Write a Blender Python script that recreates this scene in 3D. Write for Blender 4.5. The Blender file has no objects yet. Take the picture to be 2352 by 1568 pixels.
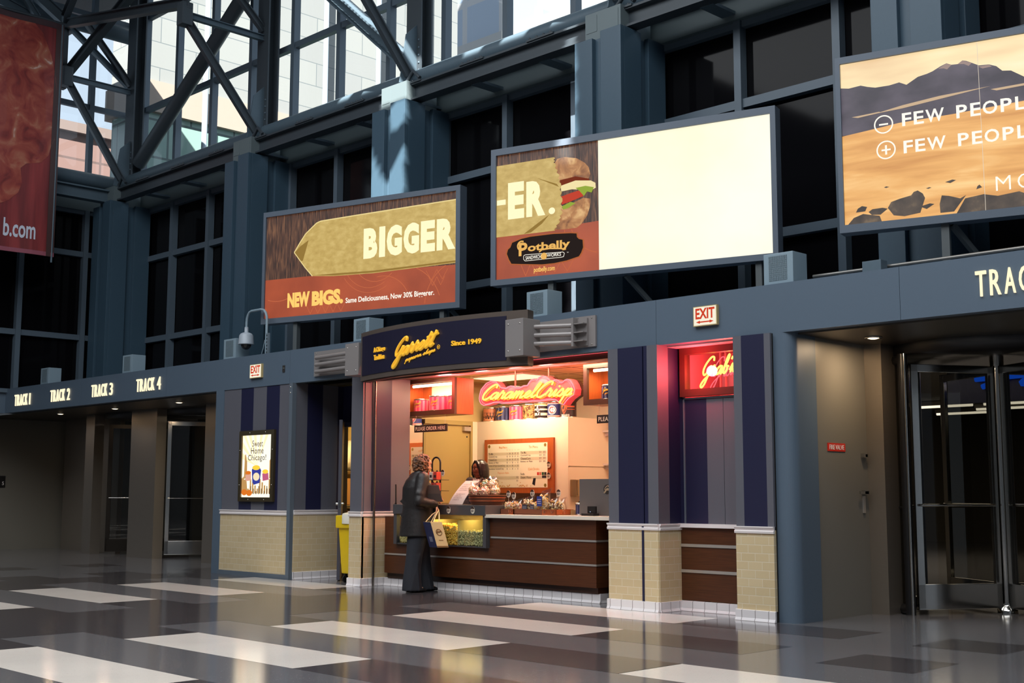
import bpy, bmesh, math, random
from mathutils import Vector, Matrix
R = math.radians
rnd = random.Random(7)
scene = bpy.context.scene
col = scene.collection

# ------------------------------------------------------------------ camera
cd = bpy.data.cameras.new('camera')
cam = bpy.data.objects.new('camera', cd); col.objects.link(cam)
cd.sensor_fit = 'HORIZONTAL'; cd.sensor_width = 36.0; cd.lens = 36.0 * 2846.44 / 2352.0
cd.clip_end = 400
YAW, PITCH, ROLL = R(45.1246), R(6.93522), R(0.108527)
_f = Vector((-math.sin(YAW) * math.cos(PITCH), math.cos(YAW) * math.cos(PITCH), math.sin(PITCH)))
_r = Vector((math.cos(YAW), math.sin(YAW), 0)); _u = _r.cross(_f)
_r2 = math.cos(ROLL) * _r + math.sin(ROLL) * _u; _u2 = -math.sin(ROLL) * _r + math.cos(ROLL) * _u
cam.matrix_world = Matrix((( _r2.x, _u2.x, -_f.x, 0), (_r2.y, _u2.y, -_f.y, 0), (_r2.z, _u2.z, -_f.z, 1.2), (0, 0, 0, 1)))
scene.camera = cam

# ------------------------------------------------------------------ view, world, sun, added daylight lamp
vs = scene.view_settings
vs.view_transform = 'Standard'; vs.look = 'None'; vs.exposure = 0.0; vs.gamma = 1.0; vs.use_curve_mapping = False
cy = scene.cycles
cy.use_denoising = True
cy.max_bounces = 7; cy.diffuse_bounces = 3; cy.glossy_bounces = 3; cy.transmission_bounces = 4; cy.transparent_max_bounces = 14
cy.sample_clamp_indirect = 4.0; cy.caustics_reflective = False; cy.caustics_refractive = False

def lin(c):
    c = c / 255.0
    return c / 12.92 if c <= 0.04045 else ((c + 0.055) / 1.055) ** 2.4
def rgb(r, g, b): return (lin(r), lin(g), lin(b), 1.0)

w = bpy.data.worlds.new('sky'); scene.world = w; w.use_nodes = True
bg = w.node_tree.nodes['Background']; bg.inputs[0].default_value = (0.72, 0.84, 1.0, 1); bg.inputs[1].default_value = 1.15

SUN = Vector((-0.50, 0.60, -0.62)).normalized()
sl = bpy.data.lights.new('sun', 'SUN'); sl.energy = 25.0; sl.angle = R(0.6); sl.color = (1.0, 0.95, 0.88)
so = bpy.data.objects.new('sun', sl); col.objects.link(so)
so.rotation_euler = SUN.to_track_quat('-Z', 'Y').to_euler(); so.location = (20, -20, 40)

def area(name, loc, size, power, color, direction=(0, 0, -1), parent=None, spread=180):
    l = bpy.data.lights.new(name, 'AREA'); l.shape = 'RECTANGLE'; l.size, l.size_y = size
    l.energy = power; l.color = color; l.spread = R(spread)
    o = bpy.data.objects.new(name, l); col.objects.link(o)
    o.rotation_euler = Vector(direction).to_track_quat('-Z', 'Y').to_euler(); o.location = loc
    if parent: 
        o.parent = parent; o.matrix_parent_inverse = wm(parent).inverted()
    return o
def point(name, loc, power, color, r=0.05):
    l = bpy.data.lights.new(name, 'POINT'); l.energy = power; l.color = color; l.shadow_soft_size = r
    o = bpy.data.objects.new(name, l); col.objects.link(o); o.location = loc
    return o
# unseen added lamp standing in for assumed skylight daylight, behind and above the visitor
area('added_daylight_lamp', (-6.0, 0.5, 11.7), (24, 12), 3700, (0.93, 0.965, 1.0))

# ------------------------------------------------------------------ materials
MATS = {}
def mat(name, c, rough=0.5, metal=0.0, emit=None, es=0.0, spec=0.5, noise=0.0, nscale=20.0, bump=0.0, coat=0.0):
    if name in MATS: return MATS[name]
    m = bpy.data.materials.new(name); m.use_nodes = True
    nt = m.node_tree; b = nt.nodes['Principled BSDF']
    b.inputs['Base Color'].default_value = c if len(c) == 4 else (*c, 1)
    b.inputs['Roughness'].default_value = rough; b.inputs['Metallic'].default_value = metal
    b.inputs['Specular IOR Level'].default_value = spec; b.inputs['Coat Weight'].default_value = coat
    if emit: b.inputs['Emission Color'].default_value = emit; b.inputs['Emission Strength'].default_value = es
    if noise or bump:
        tc = nt.nodes.new('ShaderNodeTexCoord'); n = nt.nodes.new('ShaderNodeTexNoise'); n.inputs['Scale'].default_value = nscale
        n.inputs['Detail'].default_value = 4
        nt.links.new(tc.outputs['Object'], n.inputs['Vector'])
        if noise:
            mx = nt.nodes.new('ShaderNodeMix'); mx.data_type = 'RGBA'
            mx.inputs['A'].default_value = [v * (1 - noise) for v in c[:3]] + [1]
            mx.inputs['B'].default_value = [min(1, v * (1 + noise)) for v in c[:3]] + [1]
            nt.links.new(n.outputs['Fac'], mx.inputs['Factor']); nt.links.new(mx.outputs['Result'], b.inputs['Base Color'])
        if bump:
            bp = nt.nodes.new('ShaderNodeBump'); bp.inputs['Strength'].default_value = bump; bp.inputs['Distance'].default_value = 0.01
            nt.links.new(n.outputs['Fac'], bp.inputs['Height']); nt.links.new(bp.outputs['Normal'], b.inputs['Normal'])
    MATS[name] = m
    return m
def glow(name, c, s=1.0):
    """A surface that gives off light."""
    if name in MATS: return MATS[name]
    m = bpy.data.materials.new(name); m.use_nodes = True; nt = m.node_tree
    nt.nodes.remove(nt.nodes['Principled BSDF'])
    e = nt.nodes.new('ShaderNodeEmission'); e.inputs[0].default_value = c; e.inputs[1].default_value = s
    nt.links.new(e.outputs[0], nt.nodes['Material Output'].inputs[0]); MATS[name] = m
    return m
def ramp_mat(name, stops, scale=(1, 1, 1), nscale=5.0, detail=6.0, rough=0.5, emit=0.0, coord='Object', distort=0.0, kind='noise', bump=0.0, coat=0.0, metal=0.0):
    """Noise or wave pattern through a colour ramp; backlit film when emit > 0."""
    if name in MATS: return MATS[name]
    m = bpy.data.materials.new(name); m.use_nodes = True; nt = m.node_tree; b = nt.nodes['Principled BSDF']
    tc = nt.nodes.new('ShaderNodeTexCoord'); mp = nt.nodes.new('ShaderNodeMapping'); mp.inputs['Scale'].default_value = scale
    nt.links.new(tc.outputs[coord], mp.inputs['Vector'])
    if kind == 'voronoi':
        n = nt.nodes.new('ShaderNodeTexVoronoi'); n.inputs['Scale'].default_value = nscale; out = n.outputs['Distance']
    else:
        n = nt.nodes.new('ShaderNodeTexNoise'); n.inputs['Scale'].default_value = nscale; n.inputs['Detail'].default_value = detail
        n.inputs['Distortion'].default_value = distort; out = n.outputs['Fac']
    nt.links.new(mp.outputs['Vector'], n.inputs['Vector'])
    cr = nt.nodes.new('ShaderNodeValToRGB')
    while len(cr.color_ramp.elements) < len(stops): cr.color_ramp.elements.new(0.5)
    for e, (p, c) in zip(cr.color_ramp.elements, stops): e.position = p; e.color = c
    nt.links.new(out, cr.inputs['Fac'])
    if emit:
        b.inputs['Base Color'].default_value = (0.02, 0.02, 0.02, 1)
        nt.links.new(cr.outputs['Color'], b.inputs['Emission Color']); b.inputs['Emission Strength'].default_value = emit
    else:
        nt.links.new(cr.outputs['Color'], b.inputs['Base Color'])
    b.inputs['Roughness'].default_value = rough; b.inputs['Coat Weight'].default_value = coat; b.inputs['Metallic'].default_value = metal
    if bump:
        bp = nt.nodes.new('ShaderNodeBump'); bp.inputs['Strength'].default_value = bump; bp.inputs['Distance'].default_value = 0.02
        nt.links.new(out, bp.inputs['Height']); nt.links.new(bp.outputs['Normal'], b.inputs['Normal'])
    MATS[name] = m
    return m
def brick_mat(name, c1, c2, mortar, bw, bh, ms=0.006, rough=0.25, offset=0.5, bump=0.3):
    if name in MATS: return MATS[name]
    m = bpy.data.materials.new(name); m.use_nodes = True; nt = m.node_tree; b = nt.nodes['Principled BSDF']
    tc = nt.nodes.new('ShaderNodeTexCoord'); t = nt.nodes.new('ShaderNodeTexBrick'); t.offset = offset
    t.inputs['Color1'].default_value = c1; t.inputs['Color2'].default_value = c2; t.inputs['Mortar'].default_value = mortar
    t.inputs['Scale'].default_value = 1.0; t.inputs['Brick Width'].default_value = bw; t.inputs['Row Height'].default_value = bh
    t.inputs['Mortar Size'].default_value = ms; t.inputs['Mortar Smooth'].default_value = 0.2; t.inputs['Bias'].default_value = 0.0
    nt.links.new(tc.outputs['UV'], t.inputs['Vector']); nt.links.new(t.outputs['Color'], b.inputs['Base Color'])
    b.inputs['Roughness'].default_value = rough
    if bump:
        bp = nt.nodes.new('ShaderNodeBump'); bp.inputs['Strength'].default_value = bump; bp.inputs['Distance'].default_value = 0.004; bp.invert = True
        nt.links.new(t.outputs['Fac'], bp.inputs['Height']); nt.links.new(bp.outputs['Normal'], b.inputs['Normal'])
    MATS[name] = m
    return m
def wood_mat(name, c1, c2, sx=2.0, sz=40.0, rough=0.35):
    return ramp_mat(name, [(0.3, c1), (0.7, c2)], scale=(sx, sz, 1), nscale=3.0, rough=rough, coord='UV')
def speckle_mat(name, base, light, dark, rough=0.12):
    """Polished terrazzo: fine light and dark chips in a coloured ground."""
    if name in MATS: return MATS[name]
    m = bpy.data.materials.new(name); m.use_nodes = True; nt = m.node_tree; b = nt.nodes['Principled BSDF']
    tc = nt.nodes.new('ShaderNodeTexCoord')
    v = nt.nodes.new('ShaderNodeTexVoronoi'); v.inputs['Scale'].default_value = 230.0
    n = nt.nodes.new('ShaderNodeTexNoise'); n.inputs['Scale'].default_value = 1.3; n.inputs['Detail'].default_value = 3
    for k in (v, n): nt.links.new(tc.outputs['Object'], k.inputs['Vector'])
    cr = nt.nodes.new('ShaderNodeValToRGB'); els = cr.color_ramp.elements
    els[0].position = 0.0; els[0].color = dark; els[1].position = 1.0; els[1].color = light
    a = els.new(0.12); a.color = base; a = els.new(0.82); a.color = base
    nt.links.new(v.outputs['Color'], cr.inputs['Fac'])
    mx = nt.nodes.new('ShaderNodeMix'); mx.data_type = 'RGBA'; mx.blend_type = 'MULTIPLY'; mx.inputs['Factor'].default_value = 0.2
    nt.links.new(cr.outputs['Color'], mx.inputs['A']); nt.links.new(n.outputs['Fac'], mx.inputs['B'])
    nt.links.new(mx.outputs['Result'], b.inputs['Base Color'])
    b.inputs['Roughness'].default_value = rough; b.inputs['Specular IOR Level'].default_value = 0.5
    MATS[name] = m
    return m
def glass_mat(name, tint=(1, 1, 1, 1), refl=0.06, rough=0.0):
    if name in MATS: return MATS[name]
    m = bpy.data.materials.new(name); m.use_nodes = True; nt = m.node_tree; nt.nodes.remove(nt.nodes['Principled BSDF'])
    t = nt.nodes.new('ShaderNodeBsdfTransparent'); t.inputs[0].default_value = tint
    g = nt.nodes.new('ShaderNodeBsdfGlossy'); g.inputs['Roughness'].default_value = rough
    x = nt.nodes.new('ShaderNodeMixShader'); x.inputs[0].default_value = refl
    nt.links.new(t.outputs[0], x.inputs[1]); nt.links.new(g.outputs[0], x.inputs[2])
    nt.links.new(x.outputs[0], nt.nodes['Material Output'].inputs[0]); MATS[name] = m
    return m

# ------------------------------------------------------------------ mesh builder
def wm(o):
    m = Matrix.LocRotScale(o.location, o.rotation_euler.to_quaternion(), None)
    return wm(o.parent) @ m if o.parent else m
class MB:
    def __init__(s): s.v = []; s.f = []; s.m = []; s.mi = 0; s.sm = []
    def add(s, vs_, fs, smooth=False):
        k = len(s.v); s.v += [Vector(p) for p in vs_]
        for f in fs: s.f.append([i + k for i in f]); s.m.append(s.mi); s.sm.append(smooth)
        return s
    def box(s, x0, x1, y0, y1, z0, z1):
        x0, x1 = min(x0, x1), max(x0, x1); y0, y1 = min(y0, y1), max(y0, y1); z0, z1 = min(z0, z1), max(z0, z1)
        return s.add([(x0,y0,z0),(x1,y0,z0),(x1,y1,z0),(x0,y1,z0),(x0,y0,z1),(x1,y0,z1),(x1,y1,z1),(x0,y1,z1)],
                     [(0,3,2,1),(4,5,6,7),(0,1,5,4),(1,2,6,5),(2,3,7,6),(3,0,4,7)])
    def obox(s, o, u, v, w_):
        """Box from corner o along the three edge vectors u, v, w_."""
        o, u, v, w_ = map(Vector, (o, u, v, w_))
        p = [o, o+u, o+u+v, o+v, o+w_, o+u+w_, o+u+v+w_, o+v+w_]
        fs = [(0,3,2,1),(4,5,6,7),(0,1,5,4),(1,2,6,5),(2,3,7,6),(3,0,4,7)]
        if u.cross(v).dot(w_) < 0: fs = [f[::-1] for f in fs]
        return s.add(p, fs)
    def bar(s, a, b, wd, h, up=(0, 0, 1)):
        """Rectangular bar from a to b, wd across and h along up."""
        a, b = Vector(a), Vector(b); d = (b - a).normalized(); up = Vector(up)
        x = d.cross(up)
        if x.length < 1e-4: x = d.cross(Vector((1, 0, 0)))
        x.normalize(); y = x.cross(d).normalized()
        return s.obox(a - x*wd/2 - y*h/2, x*wd, y*h, b - a)
    def ibeam(s, a, b, wd, h, t=0.02, up=(0, 0, 1)):
        a, b = Vector(a), Vector(b); d = (b - a).normalized(); up = Vector(up)
        x = d.cross(up)
        if x.length < 1e-4: x = d.cross(Vector((1, 0, 0)))
        x.normalize(); y = x.cross(d).normalized(); L = b - a
        s.obox(a - x*wd/2 + y*(h/2 - t), x*wd, y*t, L); s.obox(a - x*wd/2 - y*h/2, x*wd, y*t, L)
        return s.obox(a - x*t/2 - y*(h/2 - t), x*t, y*(h - 2*t), L)
    def tube(s, pts, r, n=10, caps=True, closed=False, smooth=True):
        pts = [Vector(p) for p in pts]; m = len(pts); rs = r if isinstance(r, (list, tuple)) else [r]*m
        k = len(s.v); prev = None; vs_ = []
        for i, p in enumerate(pts):
            if closed: d = pts[(i+1) % m] - pts[i-1]
            else: d = pts[min(i+1, m-1)] - pts[max(i-1, 0)]
            if d.length < 1e-9: d = Vector((0, 0, 1))
            d.normalize()
            if prev is None:
                a = d.cross(Vector((0, 0, 1)))
                if a.length < 1e-3: a = d.cross(Vector((1, 0, 0)))
            else: a = prev - d * prev.dot(d)
            if a.length < 1e-6: a = d.orthogonal()
            a.normalize(); prev = a; b = d.cross(a)
            vs_ += [p + (a*math.cos(2*math.pi*j/n) + b*math.sin(2*math.pi*j/n))*rs[i] for j in range(n)]
        fs = []
        for i in range(m if closed else m-1):
            i2 = (i+1) % m
            for j in range(n): fs.append((i*n+j, i*n+(j+1) % n, i2*n+(j+1) % n, i2*n+j))
        s.add(vs_, fs, smooth)
        if caps and not closed:
            s.add([vs_[j] for j in range(n)], [tuple(range(n))[::-1]]); s.add([vs_[(m-1)*n+j] for j in range(n)], [tuple(range(n))])
        return s
    def lathe(s, c, prof, n=24, smooth=True, a0=0.0):
        """Profile of (radius, z) turned about the vertical through c."""
        c = Vector(c); vs_ = []
        for r, z in prof: vs_ += [c + Vector((r*math.cos(a0+2*math.pi*j/n), r*math.sin(a0+2*math.pi*j/n), z)) for j in range(n)]
        fs = [(i*n+j, i*n+(j+1) % n, (i+1)*n+(j+1) % n, (i+1)*n+j) for i in range(len(prof)-1) for j in range(n)]
        s.add(vs_, fs, smooth)
        if prof[0][0] > 1e-5: s.add(vs_[:n], [tuple(range(n))[::-1]])
        if prof[-1][0] > 1e-5: s.add(vs_[-n:], [tuple(range(n))])
        return s
    def ball(s, c, r, nu=12, nv=8):
        """Ellipsoid; r is a number or (rx, ry, rz)."""
        c = Vector(c); r = (r, r, r) if isinstance(r, (int, float)) else r
        vs_ = [c + Vector((0, 0, -r[2]))]
        for i in range(1, nv):
            t = math.pi*i/nv
            vs_ += [c + Vector((r[0]*math.sin(t)*math.cos(2*math.pi*j/nu), r[1]*math.sin(t)*math.sin(2*math.pi*j/nu), -r[2]*math.cos(t))) for j in range(nu)]
        vs_.append(c + Vector((0, 0, r[2]))); last = len(vs_)-1; fs = []
        for j in range(nu):
            fs.append((0, 1+(j+1) % nu, 1+j)); fs.append((last, 1+(nv-2)*nu+j, 1+(nv-2)*nu+(j+1) % nu))
            for i in range(nv-2): fs.append((1+i*nu+j, 1+i*nu+(j+1) % nu, 1+(i+1)*nu+(j+1) % nu, 1+(i+1)*nu+j))
        return s.add(vs_, fs, True)
    def capsule(s, a, b, ra, rb, n=12):
        a, b = Vector(a), Vector(b)
        s.tube([a.lerp(b, t) for t in (0, .33, .66, 1)], [ra, ra*.67+rb*.33, ra*.33+rb*.67, rb], n)
        s.ball(a, ra); return s.ball(b, rb)
    def loft(s, rings, n=24, caps=True, smooth=True):
        """Rings of (centre, u-vector, v-vector): ellipses joined one to the next."""
        vs_ = []
        for c, u, v in rings:
            c, u, v = Vector(c), Vector(u), Vector(v)
            vs_ += [c + u*math.cos(2*math.pi*j/n) + v*math.sin(2*math.pi*j/n) for j in range(n)]
        fs = [(i*n+j, i*n+(j+1) % n, (i+1)*n+(j+1) % n, (i+1)*n+j) for i in range(len(rings)-1) for j in range(n)]
        s.add(vs_, fs, smooth)
        if caps: s.add(vs_[:n], [tuple(range(n))[::-1]]); s.add(vs_[-n:], [tuple(range(n))])
        return s
    def prism(s, poly, fn, t0, t1):
        """Polygon poly of (a, b) pairs pushed from t0 to t1; fn(a, b, t) gives the point."""
        n = len(poly)
        vs_ = [fn(a, b, t0) for a, b in poly] + [fn(a, b, t1) for a, b in poly]
        return s.add(vs_, [tuple(range(n)), tuple(range(2*n-1, n-1, -1))] + [(i, i+n, (i+1) % n + n, (i+1) % n) for i in range(n)])
    def frame(s, x0, x1, y0, y1, z0, z1, l, r, b, t):
        """Rectangular frame facing the hall, made of four butted bars."""
        s.box(x0, x0+l, y0, y1, z0, z1).box(x1-r, x1, y0, y1, z0, z1)
        return s.box(x0+l, x1-r, y0, y1, z0, z0+b).box(x0+l, x1-r, y0, y1, z1-t, z1)
    def quad(s, *p): return s.add(p, [tuple(range(len(p)))])
    def build(s, name, m, parent=None, bevel=0.0, local=False, fixn=True):
        me = bpy.data.meshes.new(name)
        mats = m if isinstance(m, (list, tuple)) else [m]
        off = Vector((0, 0, 0)); inv = None
        if parent is not None:
            if not local: inv = wm(parent).inverted()
        elif not local:
            xs = [p.x for p in s.v]; ys = [p.y for p in s.v]; zs = [p.z for p in s.v]
            off = Vector(((min(xs)+max(xs))/2, (min(ys)+max(ys))/2, min(zs)))
        vv = [(inv @ p if inv else p - off) for p in s.v]
        me.from_pydata([tuple(p) for p in vv], [], s.f)
        for i, p in enumerate(me.polygons): p.material_index = s.m[i]; p.use_smooth = s.sm[i]
        for k in mats: me.materials.append(k)
        bm = bmesh.new(); bm.from_mesh(me)
        if fixn: bmesh.ops.recalc_face_normals(bm, faces=bm.faces)
        if bevel:
            es = [e for e in bm.edges if len(e.link_faces) == 2 and e.calc_face_angle(0) > 0.6]
            bmesh.ops.bevel(bm, geom=es, offset=bevel, segments=2, profile=0.7, affect='EDGES', clamp_overlap=True)
        uv = bm.loops.layers.uv.new('UVMap')
        for f in bm.faces:
            n = f.normal; ax = max(range(3), key=lambda i: abs(n[i]))
            for l in f.loops:
                c = l.vert.co + off
                l[uv].uv = (c.y, c.z) if ax == 0 else (c.x, c.z) if ax == 1 else (c.x, c.y)
        bm.to_mesh(me); bm.free()
        o = bpy.data.objects.new(name, me); col.objects.link(o)
        if parent is not None: o.parent = parent
        else: o.location = off
        return o
def thing(name, label, cat, loc=(0, 0, 0), group=None, rotz=0.0):
    o = bpy.data.objects.new(name, None); col.objects.link(o); o.empty_display_size = 0.1
    o.location = loc; o.rotation_euler = (0, 0, rotz); o['label'] = label; o['category'] = cat
    if group: o['group'] = group
    return o
def tag(o, label, cat, group=None, kind=None):
    o['label'] = label; o['category'] = cat
    if group: o['group'] = group
    if kind: o['kind'] = kind
    return o
def struct(o): o['kind'] = 'structure'; return o
def node(name, loc=(0, 0, 0)):
    o = bpy.data.objects.new(name, None); col.objects.link(o); o.location = loc; o.empty_display_size = 0.1; o['kind'] = 'structure'
    return o
def dup(root, d, label=None, name=None):
    """A copy of a thing with copies of its parts and sub-parts, moved by d."""
    r = root.copy(); col.objects.link(r); r.location = root.location + Vector(d)
    if label: r['label'] = label
    for ch in list(root.children):
        c = ch.copy(); col.objects.link(c); c.parent = r
        for g in ch.children: k = g.copy(); col.objects.link(k); k.parent = c
    return r

# ------------------------------------------------------------------ lettering
def text2d(body, offset=0.0, shear=0.0, spacing=1.0, ext=0.0):
    """Text outline as vertices and faces in a unit box (0..1, 0..1)."""
    c = bpy.data.curves.new('lettering', 'FONT'); c.body = body; c.offset = offset; c.shear = shear; c.space_character = spacing
    c.resolution_u = 3
    o = bpy.data.objects.new('lettering', c); col.objects.link(o)
    bpy.context.view_layer.update()
    me = bpy.data.meshes.new_from_object(o.evaluated_get(bpy.context.evaluated_depsgraph_get()))
    vs_ = [v.co.copy() for v in me.vertices]; fs = [tuple(p.vertices) for p in me.polygons]
    bpy.data.objects.remove(o); bpy.data.curves.remove(c); bpy.data.meshes.remove(me)
    x0 = min(v.x for v in vs_); x1 = max(v.x for v in vs_); y0 = min(v.y for v in vs_); y1 = max(v.y for v in vs_)
    return [((v.x-x0)/max(1e-6, x1-x0), (v.y-y0)/max(1e-6, y1-y0)) for v in vs_], fs
def put_text(mb, body, fn, x0, x1, y0, y1, depth=0.0, **k):
    """Fits body into x0..x1, y0..y1 of the surface fn(x, y, t); depth gives the letters thickness."""
    vs_, fs = text2d(body, **k)
    q = [(x0+(x1-x0)*a, y0+(y1-y0)*b) for a, b in vs_]
    if depth:
        n = len(q); mb.add([fn(a, b, depth) for a, b in q] + [fn(a, b, 0) for a, b in q], fs + [tuple(i+n for i in f[::-1]) for f in fs])
        cnt = {}
        for f in fs:
            for i in range(len(f)):
                e = (f[i], f[(i+1) % len(f)]); cnt[e] = cnt.get(e, 0)+1
        side = [e for e in cnt if (e[1], e[0]) not in cnt]
        k0 = len(mb.v)-2*n
        for a, b in side: mb.f.append([k0+a, k0+a+n, k0+b+n, k0+b]); mb.m.append(mb.mi); mb.sm.append(False)
    else: mb.add([fn(a, b, 0) for a, b in q], fs)
    return mb
CUR = {
 'G': (1.75, [[(1.75,1.75),(1.6,2.2),(1.1,2.25),(.45,1.6),(.2,.8),(.55,.2),(1.1,.55),(1.45,1.25),(1.35,.2),(1.05,-.9),(.65,-1.25),(.4,-.95),(.8,-.35),(1.8,.3)]]),
 'C': (1.35, [[(1.55,1.75),(1.5,2.15),(1.1,2.25),(.5,1.7),(.15,.8),(.35,.1),(.8,.0),(1.35,.45)]]),
 'a': (1.15, [[(.9,.75),(.65,1),(.25,.85),(.05,.4),(.25,.02),(.6,.25),(.92,.95),(.82,.25),(.95,.03),(1.2,.3)]]),
 'r': (.95, [[(0,.3),(.30,1.22),(.34,1.02),(.46,.84),(.68,.90),(.60,.3),(.70,.03),(1.0,.3)]]),
 'e': (.9, [[(0,.3),(.45,.45),(.7,.8),(.5,1.02),(.2,.7),(.2,.2),(.5,.0),(.95,.3)]]),
 't': (.8, [[(0,.3),(.4,1.2),(.55,1.9),(.4,.6),(.45,.05),(.85,.3)],[(.1,1.3),(.95,1.5)]]),
 'm': (1.6, [[(0,.3),(.25,1),(.3,.85),(.22,0),(.35,.6),(.65,1),(.75,.8),(.68,0),(.8,.6),(1.1,1),(1.2,.8),(1.15,.15),(1.3,.02),(1.65,.3)]]),
 'n': (1.15, [[(0,.3),(.25,1),(.3,.85),(.22,0),(.35,.6),(.65,1),(.75,.8),(.7,.15),(.85,.02),(1.2,.3)]]),
 'l': (.75, [[(0,.3),(.5,1.3),(.65,2.0),(.5,2.2),(.3,1.6),(.25,.3),(.4,.02),(.8,.3)]]),
 'b': (.95, [[(0,.3),(.5,1.3),(.62,2.0),(.48,2.2),(.28,1.6),(.2,.35),(.45,.0),(.8,.4),(.68,.85),(1.0,.75)]]),
 'i': (.65, [[(0,.3),(.3,1),(.28,.3),(.38,.02),(.7,.3)],[(.42,1.4),(.46,1.5)]]),
 's': (.85, [[(0,.3),(.42,1.1),(.68,.5),(.5,.05),(.15,.1)],[(.5,.05),(.9,.3)]]),
 'p': (1.05, [[(0,.3),(.36,1.1),(.12,-1.0)],[(.28,.5),(.65,1.02),(.92,.7),(.75,.15),(.35,.1)],[(.75,.15),(1.1,.3)]]),
 'o': (1.0, [[(.55,1.0),(.15,.75),(.1,.25),(.45,.0),(.8,.35),(.75,.85),(.55,1.0),(1.05,.85)]]),
 'c': (.8, [[(.65,.85),(.4,1.0),(.1,.6),(.2,.05),(.5,.02),(.85,.3)]]),
 'h': (1.05, [[(0,.3),(.5,1.4),(.6,2.1),(.45,2.2),(.22,1.2),(.15,0),(.3,.6),(.6,1),(.7,.7),(.65,.15),(.8,.02),(1.1,.3)]]),
 'u': (1.1, [[(0,.6),(.25,1),(.2,.3),(.4,.0),(.75,.4),(.85,1),(.78,.2),(.9,.02),(1.2,.3)]]),
 'A': (1.8, [[(-.6,.75),(1.3,.9)],[(.0,-.1),(.7,1.2),(1.3,2.2),(1.25,1.0),(1.2,.1),(1.5,.05),(1.8,.3)]]),
 "'": (.4, [[(.3,1.9),(.22,1.55)]]), ' ': (.7, []),
}
def catmull(p, k=5):
    if len(p) < 3: return p
    q = [p[0]] + list(p) + [p[-1]]; out = []
    for i in range(1, len(q)-2):
        for j in range(k):
            t = j/k; a, b, c, d = q[i-1], q[i], q[i+1], q[i+2]
            out.append(tuple(.5*((2*b[x])+(-a[x]+c[x])*t+(2*a[x]-5*b[x]+4*c[x]-d[x])*t*t+(-a[x]+3*b[x]-3*c[x]+d[x])*t**3) for x in (0, 1)))
    out.append(p[-1]); return out
def cursive(word, slant=0.35, k=4):
    """Handwriting as smooth strokes, scaled to the unit box."""
    x = 0; st = []
    for ch in word:
        adv, ss = CUR[ch]
        for s_ in ss: st.append([(px+x+py_*slant, py_) for px, py_ in catmull(s_, k)])
        x += adv
    xs = [a for s_ in st for a, b in s_]; ys = [b for s_ in st for a, b in s_]
    x0, x1, y0, y1 = min(xs), max(xs), min(ys), max(ys)
    return [[((a-x0)/(x1-x0), (b-y0)/(y1-y0)) for a, b in s_] for s_ in st]
# ------------------------------------------------------------------ colours of the place
BLUE = mat('blue_grey_paint', rgb(85, 100, 115), 0.42, noise=0.03, nscale=60)
TEAL = mat('deep_blue_paint', rgb(60, 83, 99), 0.45, noise=0.05, nscale=30)
STEEL = mat('dark_steel_paint', rgb(80, 98, 110), 0.5, noise=0.06, nscale=25)
STEELD = mat('darker_steel_paint', rgb(58, 67, 74), 0.5, noise=0.06, nscale=25)
FRAME = mat('window_frame_paint', rgb(86, 100, 112), 0.45)
DARKGLASS = mat('dark_window_glass', (0.004, 0.004, 0.005, 1), 0.06, spec=0.1)
CLEAR = glass_mat('clear_window_glass', (0.80, 0.85, 0.86, 1), 0.06)
CONC = mat('grey_plaster', rgb(95, 100, 105), 0.8)
DARKWALL = mat('dark_plaster', rgb(52, 50, 48), 0.7)
STAINLESS = ramp_mat('brushed_stainless', [(0.3, rgb(158, 148, 136)), (0.7, rgb(170, 160, 148))], scale=(1, 420, 1), nscale=3, rough=0.3, coord='UV', metal=.75)
CHROME = mat('polished_chrome', rgb(215, 212, 206), 0.12, 1.0)
BLACK = mat('black_enamel', rgb(24, 23, 24), 0.35)

# ------------------------------------------------------------------ floor: polished terrazzo with inlaid slabs
def floor_build():
    m = MB(); z = 0.0
    mats = [speckle_mat('terrazzo_mid_grey', rgb(106, 104, 106), rgb(170, 168, 166), rgb(70, 70, 74)),
            speckle_mat('terrazzo_dark', rgb(72, 68, 70), rgb(150, 145, 140), rgb(40, 38, 40)),
            speckle_mat('terrazzo_white', rgb(238, 229, 218), rgb(246, 240, 232), rgb(170, 165, 160))]
    m.mi = 0; m.quad((-34, -16, 0), (9, -16, 0), (9, 30, 0), (-34, 30, 0))
    def slab(x0, x1, y0, y1, k, h=0.0006): m.mi = k; m.quad((x0, y0, h), (x1, y0, h), (x1, y1, h), (x0, y1, h))
    rows = [(3.66 + 1.413*i, 4.35 + 1.413*i) for i in range(-3, 5)]
    rows = [(a, b) for a, b in rows]
    for x0, x1, xd0 in ((-9.6, -7.22, -12.83), (-15.2, -12.83, -18.4), (-20.8, -18.4, -24.0)):
        for i, (a, b) in enumerate(rows):
            if x0 < -20: slab(x0+1.0, x0+1.75, a, b, 1); continue
            slab(x0, x1, a, b, 2); slab(xd0 + (0 if xd0 > -18 else 1.6), x0, a, b, 1)
            if xd0 > -18: slab(-12.05, -10.32, b, a+1.413, 1)
            else: slab(-17.6, -15.9, b, a+1.413, 1)
    for i, (a, b) in enumerate(rows):
        slab(-7.22, -5.5, a, b, 1)
        if i == 5: slab(-5.51, -3.1, a, b, 2)
        elif i > 5: slab(-4.87, -4.13, a, b, 1)
        elif i < 5: slab(-5.5, -3.1, a, b, 2)
    return struct(m.build('floor', mats, fixn=False))
floor_build()

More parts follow.
